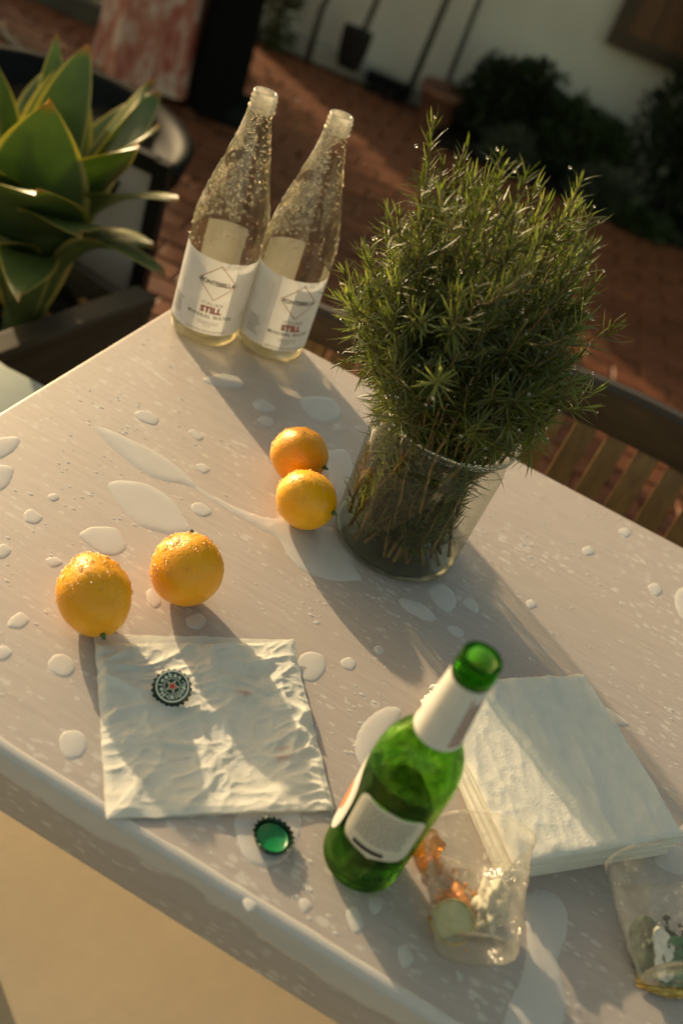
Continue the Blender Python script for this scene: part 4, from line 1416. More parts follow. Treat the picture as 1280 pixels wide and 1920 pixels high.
def water_bottle(loc, face, label):
    t = empty('water_bottle', loc, 0, label, 'glass bottle')
    v, f = lathe(WBP, 72)
    mesh_from('glass_body', v, f, M['clear_glass'], t)
    # thick foot
    v, f = lathe([(0, 0.0062), (0.026, 0.0034), (0.037, 0.0012), (0.0405, 0.0045), (0.0418, 0.012), (0.0405, 0.016), (0.034, 0.0125), (0.018, 0.014), (0, 0.016)], 64)
    mesh_from('thick_foot', v, f, M['thick_glass'], t)
    # screw finish
    fin = [(0.0138, 0.279), (0.0150, 0.2802), (0.0158, 0.282), (0.0150, 0.2838), (0.0138, 0.285), (0.0136, 0.2862), (0.0148, 0.2875), (0.0150, 0.2885), (0.0138, 0.2900), (0.0137, 0.2912), (0.0149, 0.2926), (0.0150, 0.2936), (0.0138, 0.2950), (0.0138, 0.2985), (0.0130, 0.3002), (0.0112, 0.3000), (0.0100, 0.2985), (0.0098, 0.290), (0.0100, 0.279)]
    v, f = lathe(fin, 48)
    mesh_from('screw_finish', v, f, M['frost_glass'], t)
    Rl = 0.0428 + 0.00035
    zb, zt = 0.0195, 0.116
    half = R(97)
    v, f = cyl_patch(Rl, face - half, face + half, zb, zt, 56, 8)
    lab = mesh_from('front_label', v, f, M['label_paper'], t)
    v, f = cyl_patch(Rl, face + PI - R(34), face + PI + R(34), 0.026, 0.128, 24, 8)
    bl = mesh_from('back_label', v, f, M['back_paper'], t)
    Rt = Rl + 0.0003
    def flip(vv): return vv
    def put(txt, size, z, mat, bold=0.0, sp=1.0, dx=0.0, nm='lettering', par=lab, rr=Rt):
        v, f = text_mesh(txt, size, bold, sp)
        mesh_from(nm, wrap([(x + dx, y) for x, y, *_ in v], rr, face, z), f, M[mat], par, False)
    put('FONTEBELLA', 0.0074, 0.0875, 'ink_dark', 0.00022, 0.98)
    put('ITALIAN', 0.0055, 0.0600, 'ink_dark', 0.0, 1.35)
    put('STILL', 0.0108, 0.0518, 'ink_red', 0.0006, 1.05)
    put('MINERAL WATER', 0.0058, 0.0432, 'ink_dark', 0.0001, 1.30)
    # small print, too fine to read: broken hairlines
    mb = MB()
    def bar(x0, x1, z, h):
        n = max(2, int((x1 - x0) / 0.002))
        v, f = [], []
        for i in range(n + 1):
            x = x0 + (x1 - x0) * i / n
            for dz in (-h / 2, h / 2):
                v.append((Rt * math.cos(face + x / Rt), Rt * math.sin(face + x / Rt), z + dz))
        for i in range(n): f.append((2 * i, 2 * i + 2, 2 * i + 3, 2 * i + 1))
        mb.add(v, f)
    def line(x0, x1, z, h):
        x = x0
        while x < x1:
            w = random.uniform(0.0012, 0.004)
            bar(x, min(x + w, x1), z, h)
            x += w + 0.0008
    line(-0.014, 0.014, 0.0355, 0.0008); line(-0.012, 0.012, 0.0330, 0.0008); line(-0.004, 0.004, 0.0300, 0.0007)
    line(-0.026, 0.026, 0.0235, 0.0014)
    for k in range(7): line(-0.058, -0.040 + random.uniform(-0.004, 0.004), 0.052 - k * 0.0035, 0.0016)
    for k in range(3): line(0.043, 0.058, 0.050 - k * 0.004, 0.0012)
    mb.build('small_print', M['ink_grey'], lab, kind='stuff')
    # diamond
    mb = MB()
    D = [(-0.0235, 0), (0, 0.0225), (0.0235, 0), (0, -0.0225)]
    for i in range(4):
        (xa, ya), (xb, yb) = D[i], D[(i + 1) % 4]
        n = 14
        v, f = [], []
        dx, dy = xb - xa, yb - ya
        L = math.hypot(dx, dy)
        nx, ny = -dy / L * 0.00042, dx / L * 0.00042
        for k in range(n + 1):
            u = k / n
            for s_ in (-1, 1): v.append((xa + dx * u + nx * s_, ya + dy * u + ny * s_))
        for k in range(n): f.append((2 * k, 2 * k + 2, 2 * k + 3, 2 * k + 1))
        mb.add(wrap(v, Rt, face, 0.0885), f)
    mb.build('diamond', M['ink_brown'], lab)
    # print on the back label, seen through the glass
    mb = MB()
    for k, z in enumerate((0.124, 0.1195, 0.115, 0.1105, 0.106, 0.1015)):
        x = -0.022
        while x < 0.020:
            w = random.uniform(0.002, 0.007)
            v, f = cyl_patch(Rt, face + PI + x / Rt, face + PI + min(x + w, 0.022) / Rt, z, z + 0.0011, 3, 1)
            mb.add(v, f)
            x += w + 0.0015
    mb.build('print', M['ink_grey'], bl, kind='stuff')
    # rain beads
    pts, nr, rd = [], [], []
    while len(pts) < 3600:
        z = random.uniform(0.118, 0.279)
        r, sl = prof_r(WBP, z)
        a = random.uniform(0, 2 * PI)
        side = math.cos(a - math.atan2(0.45, -0.90))                # beads crowded on the sunny side for its glitter
        if random.random() > (0.09 + 0.91 * max(0, side) ** 2.0) * (0.4 + 0.6 * min(1, max(0, (z - 0.11) / 0.07))): continue
        p = Vector((r * math.cos(a), r * math.sin(a), z))
        if noise.noise(Vector((p.x * 45, p.y * 45, p.z * 30))) < -0.18 + 0.2 * random.random() - 0.1: continue
        n = Vector((math.cos(a), math.sin(a), -sl)).normalized()
        pts.append(p); nr.append(n)
        rd.append(0.0005 + 0.0014 * random.random() ** 2.4)
    domes('rain_beads', pts, nr, rd, M['bead'], t, 0.8)
    return t
B1P, B2P = Vector((-0.2485, 1.0681, T + 0.0005)), Vector((-0.1680, 1.0970, T + 0.0005))
water_bottle(B1P, math.atan2(-B1P.y, -B1P.x) + R(4), 'empty mineral water bottle at the table corner, its whole diamond logo facing the viewer')
water_bottle(B2P, math.atan2(-B2P.y, -B2P.x) + R(27), 'empty mineral water bottle with its label turned towards the rosemary')

# ------------------------------------------------------------------ jar and rosemary
JAR = Vector((0.062, 0.822, T + 0.0006))
JH = 0.158
JP = [(0.0, 0.004), (0.045, 0.003), (0.060, 0.0008), (0.0655, 0.004), (0.0670, 0.010), (0.0680, 0.05), (0.0695, 0.10), (0.0702, 0.122), (0.0698, 0.128), (0.0686, 0.133), (0.0690, 0.146), (0.0705, 0.154), (0.0715, 0.157)]
def build_jar():
    t = empty('glass_jar', JAR, 0, 'wide clear glass jar holding the rosemary bunch', 'jar')
    v, f = lathe(smooth_profile(JP, 0.006), 96)
    mesh_from('wall', v, f, M['jar_glass'], t)
    v, f = lathe([(0.0685, 0.1555), (0.0705, 0.1540), (0.0725, 0.1555), (0.0730, 0.1580), (0.0715, 0.1605), (0.0692, 0.1605), (0.0682, 0.1582), (0.0685, 0.1555)], 96)
    mesh_from('rim', v, f, M['jar_thick'], t)
    v, f = lathe([(0, 0.0042), (0.045, 0.0032), (0.060, 0.0010), (0.0652, 0.0045), (0.0665, 0.010), (0.0640, 0.0095), (0.058, 0.0075), (0, 0.0085)], 80)
    mesh_from('thick_foot', v, f, M['jar_thick'], t)
    pts, nr, rd = [], [], []
    for k in range(500):
        z = random.uniform(0.03, 0.15)
        r, sl = prof_r(JP, z)
        a = random.uniform(0, 2 * PI)
        if noise.noise(Vector((math.cos(a) * 2, math.sin(a) * 2, z * 20))) < 0.05: continue
        pts.append((r * math.cos(a), r * math.sin(a), z)); nr.append((math.cos(a), math.sin(a), 0))
        rd.append(0.0003 + 0.0009 * random.random() ** 3)
    domes('rain_beads', pts, nr, rd, M['bead'], t, 0.6)
build_jar()

def needles(P, D, S, L, W_, curl):
    """vectorised rosemary needles: base P, direction D, side S, length L, width W_, curl
    towards the stem; every needle a folded strip of four sections"""
    n = len(P)
    Nn = np.cross(S, D)
    Nn /= np.linalg.norm(Nn, axis=1)[:, None] + 1e-9
    ts = np.array([0.0, 0.3, 0.68, 1.0])
    ws = np.array([0.55, 1.0, 0.85, 0.12])
    V_ = np.zeros((n, 4, 3, 3))
    for i, (t, w) in enumerate(zip(ts, ws)):
        c = P + D * (L * t)[:, None] + Nn * (curl * L * t * t)[:, None]
        for k, s_ in enumerate((-1, 0, 1)):
            V_[:, i, k] = c + S * (W_ * w * 0.5 * s_)[:, None] + Nn * (W_ * (0.22 if s_ == 0 else 0.0) * w)[:, None]
    base = (np.arange(n) * 12)[:, None]
    quads = []
    for i in range(3):
        for k in range(2):
            a = i * 3 + k
            quads.append([a, a + 1, a + 4, a + 3])
    F_ = (base[:, None, :] + np.array(quads)[None]).reshape(-1, 4)
    return V_.reshape(-1, 3), F_, V_[:, 3, 1]

def fast_mesh(name, V_, F_, mat, parent, kind=None):
    me = bpy.data.meshes.new(name)
    nv, nf = len(V_), len(F_)
    me.vertices.add(nv)
    me.vertices.foreach_set('co', np.asarray(V_, dtype=np.float32).ravel())
    me.loops.add(nf * 4)
    me.loops.foreach_set('vertex_index', np.asarray(F_, dtype=np.int32).ravel())
    me.polygons.add(nf)
    me.polygons.foreach_set('loop_start', np.arange(0, nf * 4, 4, dtype=np.int32))
    me.update(calc_edges=True)
    me.validate()
    return link_mesh(name, me, mat, parent, True, kind)

def bez(p0, p1, p2, p3, n):
    t = np.linspace(0, 1, n)[:, None]
    return (1 - t) ** 3 * p0 + 3 * (1 - t) ** 2 * t * p1 + 3 * (1 - t) * t * t * p2 + t ** 3 * p3

def stem_needles(path, s0, s1, gap, dens, Lmin, Lmax, spread=0.75):
    """needles in whorls along a path between arc lengths s0 and s1"""
    seg = np.linalg.norm(np.diff(path, axis=0), axis=1)
    s = np.concatenate([[0], np.cumsum(seg)])
    tot = s[-1]
    pos = np.arange(s0 * tot, s1 * tot, gap)
    pos = pos + rng.uniform(-gap * 0.3, gap * 0.3, len(pos))
    P, D, S, L, W_, C = [], [], [], [], [], []
    for i, q in enumerate(pos):
        q = min(max(q, 0), tot - 1e-5)
        k = min(np.searchsorted(s, q) - 1, len(seg) - 1)
        k = max(k, 0)
        u = (q - s[k]) / max(seg[k], 1e-9)
        p = path[k] * (1 - u) + path[k + 1] * u
        d = path[k + 1] - path[k]
        d = d / np.linalg.norm(d)
        o = np.cross(d, [0.31, 0.2, 0.93]); o /= np.linalg.norm(o)
        w = np.cross(d, o)
        frac = q / tot
        m = 3 if rng.random() < 0.6 else 2
        a0 = i * 1.35 + rng.uniform(0, 0.5)
        for j in range(m):
            if rng.random() > dens(frac): continue
            a = a0 + 2 * PI * j / m + rng.uniform(-0.3, 0.3)
            rad = o * math.cos(a) + w * math.sin(a)
            near_tip = max(0.0, (frac - 0.72) / 0.28)
            sp = spread * (1 - 0.55 * near_tip) * rng.uniform(0.75, 1.3)
            dd = d * math.cos(sp) + rad * math.sin(sp)
            dd = dd / np.linalg.norm(dd)
            sd_ = np.cross(d, rad)
            P.append(p); D.append(dd); S.append(sd_)
            L.append(rng.uniform(Lmin, Lmax) * (1 - 0.45 * near_tip)); W_.append(rng.uniform(0.0014, 0.0021)); C.append(rng.uniform(-0.55, 0.5))
    if not P: return None
    return needles(np.array(P), np.array(D), np.array(S), np.array(L), np.array(W_), np.array(C))

def build_rosemary():
    base = JAR + Vector((0, 0, 0.010))
    t = empty('rosemary_bunch', base, 0, 'big bushy bunch of fresh rosemary, wet, standing in the glass jar', 'herb bunch')
    tipdrops = []
    NS = 66
    tips = []
    cen = np.array([-0.032, -0.010, 0.262])
    rad = np.array([0.094, 0.094, 0.126])
    ga = PI * (3 - math.sqrt(5))
    for i in range(NS):
        zz = 1 - 1.34 * (i + 0.5) / NS                        # from the top of the dome to a little below its equator
        r = math.sqrt(max(0, 1 - zz * zz))
        a = i * ga + rng.uniform(-0.3, 0.3)
        d = np.array([r * math.cos(a), r * math.sin(a), zz])
        k = rng.uniform(0.60, 1.0) if i % 3 == 0 else rng.uniform(0.78, 1.2)
        tips.append(cen + d * rad * k)
    tips += [np.array(p) for p in ((-0.118, 0.00, 0.395), (-0.085, 0.0, 0.388), (-0.05, -0.03, 0.395), (-0.145, -0.01, 0.225), (-0.14, -0.03, 0.26), (0.058, -0.01, 0.330), (0.085, 0.00, 0.230), (0.072, -0.03, 0.190), (-0.01, 0.0, 0.375), (0.012, 0.01, 0.395), (0.03, -0.02, 0.365), (0.052, 0.0, 0.30), (0.066, 0.02, 0.275), (-0.10, -0.05, 0.30),  (0.045, 0.0, 0.345), (0.06, -0.05, 0.195), (-0.115, -0.03, 0.175))]
    for i, tip in enumerate(tips):
        a, rr = rng.uniform(0, 2 * PI), 0.057 * math.sqrt(rng.random())
        b = np.array([rr * math.cos(a) + 0.002, rr * math.sin(a), 0.002 + (0.055 * rng.random() if i % 4 == 3 else 0.006 * rng.random())])
        hd_ = tip[:2] / (np.linalg.norm(tip[:2]) + 1e-6)
        mr = min(0.060, np.linalg.norm(tip[:2]) * 0.75)
        mouth = np.array([hd_[0] * mr, hd_[1] * mr, 0.148])
        mouth[:2] += rng.uniform(-0.006, 0.006, 2)
        droop = 0.035 if tip[2] < 0.22 else 0.0
        c2 = mouth + (tip - mouth) * 0.55 + np.array([0, 0, 0.02 + droop * 1.6]) + rng.uniform(-0.008, 0.008, 3)
        lower = bez(b, b + (mouth - b) * 0.35 + np.array([0, 0, 0.01]), mouth - (c2 - mouth) * 0.25, mouth, 9)
        upper = bez(mouth, mouth + (c2 - mouth) * 0.5, c2, tip, 15)
        path = np.concatenate([lower, upper[1:]])
        path += (rng.uniform(-1, 1, path.shape) * 0.0012)
        mb = MB()
        n = len(path)
        mb.tube([tuple(p) for p in path], list(np.linspace(0.0019, 0.0008, n)), 6)
        parts = []
        inner = 0.85 if i % 4 else 1.0
        parts.append(stem_needles(path, 0.04, 0.40, 0.0038, lambda f: inner, 0.014, 0.026, 0.85))
        parts.append(stem_needles(path, 0.40, 0.995, 0.0050, lambda f: min(1.0, 0.28 + 1.4 * (f - 0.35)), 0.018, 0.035, 1.10))
        # side shoots
        for q in range(rng.integers(3, 7)):
            k = rng.integers(int(n * 0.42), n - 2)
            d = path[k + 1] - path[k]
            d /= np.linalg.norm(d)
            rv = rng.normal(size=3); rv -= d * rv.dot(d); rv /= np.linalg.norm(rv)
            ln = rng.uniform(0.022, 0.052)
            e = path[k] + d * ln * 0.75 + rv * ln * 0.65 + np.array([0, 0, 0.004])
            sp = bez(path[k], path[k] + rv * ln * 0.35, path[k] + d * ln * 0.35 + rv * ln * 0.6, e, 6)
            mb.tube([tuple(p) for p in sp], list(np.linspace(0.0010, 0.0006, 6)), 5)
            parts.append(stem_needles(sp, 0.12, 0.99, 0.0036, lambda f: 0.9, 0.015, 0.029, 1.0))
        so = mb.build('sprig', M['stem'], t, True)
        parts = [p for p in parts if p is not None]
        off, V_, F_ = 0, [], []
        for (v, f, tp) in parts:
            V_.append(v); F_.append(f + off); off += len(v)
            sel = tp[rng.random(len(tp)) < 0.045]
            tipdrops += [tuple(x) for x in sel if x[2] > 0.17]
        fast_mesh('needles', np.concatenate(V_), np.concatenate(F_), M['needle'], so, 'stuff')
    # short leafy cuttings that stay inside the jar
    for i in range(34):
        a, rr = rng.uniform(0, 2 * PI), 0.050 * math.sqrt(rng.random())
        a2, r2 = a + rng.uniform(-0.7, 0.7), 0.050 * math.sqrt(rng.uniform(0.3, 1))
        p0 = np.array([rr * math.cos(a), rr * math.sin(a), 0.003])
        p3 = np.array([r2 * math.cos(a2), r2 * math.sin(a2), rng.uniform(0.06, 0.135)])
        path = bez(p0, p0 + np.array([0, 0, 0.03]), p3 - np.array([0, 0, 0.03]), p3, 10)
        mb = MB()
        mb.tube([tuple(p) for p in path], list(np.linspace(0.0014, 0.0007, 10)), 5)
        so = mb.build('sprig', M['stem'], t, True)
        v, f, tp = stem_needles(path, 0.0, 0.99, 0.0038, lambda q: 0.95, 0.010, 0.019, 0.9)
        rad_ = np.hypot(v[:, 0], v[:, 1])
        k_ = np.minimum(1.0, 0.0650 / np.maximum(rad_, 1e-6))
        v[:, 0] *= k_; v[:, 1] *= k_; v[:, 2] = np.maximum(v[:, 2], 0.001)
        fast_mesh('needles', v, f, M['needle'], so, 'stuff')
    mb = MB()
    v0, f0 = lathe([(0, -1), (0.7, -0.7), (1, 0), (0.7, 0.7), (0, 1.1)], 6)
    for p in tipdrops[:900]:
        r = random.uniform(0.0007, 0.0016)
        mb.add([(p[0] + x * r, p[1] + y * r, p[2] + z * r - r * 0.6) for x, y, z in v0], f0)
    mb.build('rain_drops', M['bead'], t, True, 'stuff')
build_rosemary()

# ------------------------------------------------------------------ lemons
def lemon(loc, size, axis, label, nip=0.10, oval=1.06, beads=260, sun_bias=0.4):
    """axis: direction in which the stem end points"""
    loc = Vector(loc)
    t = empty('lemon', (loc.x, loc.y, T + 0.0008), 0, label, 'lemon')
    ax = Vector(axis).normalized()
    q = Vector((0, 0, 1)).rotation_difference(ax).to_matrix()
    r = size / 2
    prof = []
    n = 40
    for i in range(n + 1):
        a = -PI / 2 + PI * i / n
        rr = math.cos(a) * (1 - 0.03 * math.sin(a))
        z = math.sin(a) * oval
        k = max(0, (abs(math.sin(a)) - 0.90) / 0.10)
        if a < 0: z -= nip * k * k * 0.9
        else: z -= 0.045 * k * k
        prof.append((max(rr, 0), z))
    prof[0] = (0, prof[0][1]); prof[-1] = (0, prof[-1][1])
    v, f = lathe(prof, 56)
    pts = []
    for p in v:
        p = Vector(p)
        d = p.normalized()
        p *= r * (1 + 0.045 * noise.noise(d * 1.4 + Vector(loc) * 50) + 0.010 * noise.noise(d * 5))
        pts.append(q @ p)
    zmin = min(p.z for p in pts)
    pts = [p - Vector((0, 0, zmin)) for p in pts]
    mesh_from('fruit', pts, f, M['lemon'], t)
    c = Vector((0, 0, -zmin))
    tipz = prof[-1][1] * r
    mb = MB()
    for k in range(5):
        a = 2 * PI * k / 5 + 0.4
        e = Vector((math.cos(a), math.sin(a), 0.15)) * r * 0.13
        s_ = Vector((-math.sin(a), math.cos(a), 0)) * r * 0.06
        b0 = Vector((0, 0, tipz + 0.0012))
        mb.add([c + q @ (b0 - s_ * 0.7), c + q @ (b0 + e), c + q @ (b0 + s_ * 0.7), c + q @ (b0 + Vector((0, 0, 0.0022)))], [(0, 1, 3), (3, 1, 2)])
    mb.tube([c + q @ Vector((0, 0, tipz - 0.001)), c + q @ Vector((0.0006, 0, tipz + 0.0055))], [0.0022, 0.0014], 8)
    mb.build('calyx', M['calyx'], t)
    bp, bn, br = [], [], []
    while len(bp) < beads:
        k = random.randrange(len(pts))
        p = pts[k]
        n_ = (p - c).normalized()
        if n_.dot(sdir) < random.uniform(-0.5, 0.75) or n_.z < -0.3: continue
        j = Vector((random.uniform(-1, 1), random.uniform(-1, 1), random.uniform(-1, 1))) * 0.0022
        p2 = p + (j - n_ * j.dot(n_))
        bp.append(p2); bn.append(n_)
        br.append(0.0005 + 0.0017 * random.random() ** 2.0)
    domes('rain_beads', bp, bn, br, M['bead'], t, 0.7, None, 8)
    return t
lemon((-0.1597, 0.5562, 0), 0.0600, (0.613, -0.702, -0.362), 'lemon with its green stem end towards the viewer, on the napkin corner', 0.10, 1.15, 420)
lemon((-0.1045, 0.6245, 0), 0.0640, (-0.318, 0.787, 0.529), 'round wet lemon on its own, beyond the crumpled napkin', 0.03, 1.0, 460)
lemon((-0.0642, 0.8535, 0), 0.0600, (0.953, -0.274, 0.129), 'upper one of two touching lemons, its stem end turned to the jar', 0.05, 1.03, 90)
lemon((-0.0370, 0.7865, 0), 0.0590, (0.944, -0.29, 0.16), 'lower one of two touching lemons, green stem against the jar', 0.07, 1.07, 150)

# ------------------------------------------------------------------ napkins
def ridged(x, y, s, seed):
    return 1 - abs(noise.noise(Vector((x * s, y * s, seed)))) * 2

def crumpled_napkin():
    S, n = 0.1726, 150
    yaw = 0.4904
    t = empty('paper_napkin', (-0.0326, 0.5095, T), yaw, 'crumpled white paper napkin spread flat with a bottle cap and reddish stains', 'napkin')
    def h(x, y, seed, amp):
        u, w = x / S, y / S
        wx = x + 0.010 * noise.noise(Vector((x * 25, y * 25, 3)))
        wy = y + 0.010 * noise.noise(Vector((x * 25, y * 25, 8)))
        ca, sa = math.cos(-0.30), math.sin(-0.30)
        a_, b_ = wx * ca - wy * sa, wx * sa + wy * ca
        cr = max(0, ridged(a_ * 0.42, b_, 46, 1.3 + seed)) ** 2.5 * 0.0034
        cr += max(0, ridged(a_ * 0.9, b_ * 0.8, 22, 5.1 + seed)) ** 3 * 0.0040
        cr += max(0, ridged(a_ * 0.6, b_, 110, 9.7)) ** 2 * 0.0014
        br = 0.35 + 0.65 * min(1, max(0, 0.5 + 1.1 * noise.noise(Vector((x * 16, y * 16, 4.2)))))
        soft = 0.0016 * (noise.noise(Vector((x * 14, y * 14, 11 + seed))) + 0.6)
        edge = min(1.0, (0.5 - max(abs(u), abs(w))) / 0.03)
        curl = 0.010 * max(0, u + 0.5 - 0.86) * 7 * max(0, w + 0.5 - 0.86) * 7 * 0.6 + 0.006 * max(0, -w - 0.40) * 10 * max(0, 0.3 - abs(u - 0.1)) * 2
        return 0.0009 + curl + (cr * br * amp + max(0, soft)) * (0.35 + 0.65 * max(0, edge)) + 0.0012 * max(0, noise.noise(Vector((x * 40, y * 40, 2)))) * (1 - max(0, edge))
    for ply in (0, 1):
        V_, F_ = [], []
        m = n if ply else 60
        for j in range(m + 1):
            for i in range(m + 1):
                x, y = (i / m - 0.5) * S, (j / m - 0.5) * S
                ex = 0.0014 * noise.noise(Vector((y * 90, 1.5 + ply, 0))) * abs(x) / S * 2
                ey = 0.0012 * noise.noise(Vector((x * 90, 5.5 + ply, 0))) * abs(y) / S * 2
                yy, xx = y + ey, x + ex
                if ply:
                    if y > 0: yy -= 0.0105 * (y / S * 2) * (0.6 + 0.9 * (0.5 - x / S)) * 0.8
                    z = h(x, y, 0, 1.0) + 0.0007
                else:
                    z = 0.0005 + 0.0006 * (1 + noise.noise(Vector((x * 30, y * 30, 6))))
                V_.append((xx, yy, z))
        for j in range(m):
            for i in range(m):
                a = j * (m + 1) + i
                F_.append((a, a + 1, a + m + 2, a + m + 1))
        mesh_from('ply', V_, F_, M['napkin'], t)
    return t
crumpled_napkin()

def napkin_stack():
    S, th, nn = 0.170, 0.0036, 8
    yaw = R(33.2)
    for k in range(nn):
        dx, dy = random.uniform(-0.0016, 0.0016), random.uniform(-0.0016, 0.0016)
        lab = ('folded white paper napkin on top of the stack, half in shadow' if k == nn - 1 else
               'folded white paper napkin at the very bottom of the stack' if k == 0 else '%s folded white paper napkin from the bottom of the stack' % ('first second third fourth fifth sixth seventh'.split()[k]))
        t = empty('folded_napkin', (0.2475 + dx, 0.5905 + dy, T + 0.0006 + k * th), yaw + random.uniform(-0.006, 0.006), lab, 'napkin', 'folded napkins in one stack')
        top = k == nn - 1
        n = 90 if top else 40
        V_, F_ = [], []
        def edge_w(x, y):
            ex = ey = 0
            if x < 0 and y > 0.02: ex = 0.0011 * (1 if (int((y + 1) / 0.0028) % 2) else -1)      # crimped margin
            return ex * max(0, (abs(x) / S * 2 - 0.9) * 10), ey
        for layer in (1, 0):
            for j in range(n + 1):
                for i in range(n + 1):
                    u, w = i / n - 0.5, j / n - 0.5
                    x, y = u * S, w * S
                    ex, ey = edge_w(x, y)
                    wav = 0.0013 * noise.noise(Vector((x * 22, y * 9, 3.0 + k * 0.12))) + 0.0014 * noise.noise(Vector((x * 60, y * 60, 7.0 + k * 0.4))) * max(0, max(abs(u), abs(w)) * 2 - 0.86) * 7
                    ed = max(0, max(abs(u), abs(w)) * 2 - 0.93) / 0.07
                    z = th * 0.92 if layer else 0.0
                    z -= (0.0013 if layer else -0.0006) * ed * ed
                    z += wav * (0.25 + 0.75 * k / nn) + 0.0003 * k / nn
                    if top and layer:
                        a_ = x * 0.9 + y * 0.25
                        z += 0.0026 * max(0, ridged(x + 0.012 * noise.noise(Vector((x * 20, y * 20, 0))), y * 0.25, 30, 2.4)) ** 3
                        z += 0.0006 * max(0, ridged(x, y * 0.5, 85, 4.4)) ** 2
                        if u < 0.1: z += 0.0006 * max(0, ridged(x * 0.8, y * 0.9, 48, 6.1)) ** 3 * (0.1 - u) * 1.6
                    z -= 0.004 * (k / nn) * max(0, -w - 0.25) * max(0, -u) * 2
                    sh = 0.0016 * noise.noise(Vector((k * 3.1, y * 12, 0)))
                    V_.append((x + ex + sh * (abs(u) * 2) ** 4, y + 0.0016 * noise.noise(Vector((k * 2.3, x * 12, 5))) * (abs(w) * 2) ** 4, z))
        st = (n + 1) ** 2
        for j in range(n):
            for i in range(n):
                a = j * (n + 1) + i
                q = (a, a + 1, a + n + 2, a + n + 1)
                F_.append(q)
                F_.append(tuple(x + st for x in q[::-1]))
        ring = [i for i in range(n + 1)] + [j * (n + 1) + n for j in range(1, n + 1)] + [n * (n + 1) + i for i in range(n - 1, -1, -1)] + [j * (n + 1) for j in range(n - 1, 0, -1)]
        for a, b in zip(ring, ring[1:] + ring[:1]): F_.append((a, a + st, b + st, b))
        mesh_from('tissue', V_, F_, M['napkin_plain'], t)
napkin_stack()

# ------------------------------------------------------------------ bottle caps
def cap_shell(flip=False, n_teeth=21):
    seg = n_teeth * 6
    rings = [(0.0, 0.0060, 0), (0.0085, 0.0061, 0), (0.0122, 0.0059, 0), (0.0134, 0.0053, 0), (0.0138, 0.0043, 0.05), (0.0143, 0.0028, 0.45), (0.0151, 0.0010, 1.0), (0.0157, 0.0002, 1.25), (0.0152, 0.0, 1.2)]
    inner = [(0.0145, 0.0010, 1.0), (0.0137, 0.0028, 0.4), (0.0132, 0.0043, 0.05), (0.0128, 0.0050, 0), (0.0, 0.0052, 0)]
    V_, F_, idx = [], [], []
    for r, z, cr in rings + inner:
        if r == 0:
            idx.append([len(V_)]); V_.append((0, 0, z)); continue
        row = []
        for k in range(seg):
            a = 2 * PI * k / seg
            rr = r + 0.00062 * cr * math.cos(n_teeth * a)
            zz = z - 0.0004 * cr * max(0, math.cos(n_teeth * a)) * (1 if z < 0.002 else 0)
            row.append(len(V_)); V_.append((rr * math.cos(a), rr * math.sin(a), zz + 0.0004))
        idx.append(row)
    for a, b in zip(idx[:-1], idx[1:]):
        for k in range(seg):
            k2 = (k + 1) % seg
            if len(a) == 1: F_.append((a[0], b[k], b[k2]))
            elif len(b) == 1: F_.append((a[k2], a[k], b[0]))
            else: F_.append((a[k], b[k], b[k2], a[k2]))
    return V_, F_

def disc(r, z, n=64, r0=0.0):
    V_, F_ = [], []
    for k in range(n):
        a = 2 * PI * k / n
        V_.append((r * math.cos(a), r * math.sin(a), z))
    if r0 == 0:
        F_.append(tuple(range(n)))
    else:
        for k in range(n):
            a = 2 * PI * k / n
            V_.append((r0 * math.cos(a), r0 * math.sin(a), z))
        for k in range(n): F_.append((k, (k + 1) % n, n + (k + 1) % n, n + k))
    return V_, F_

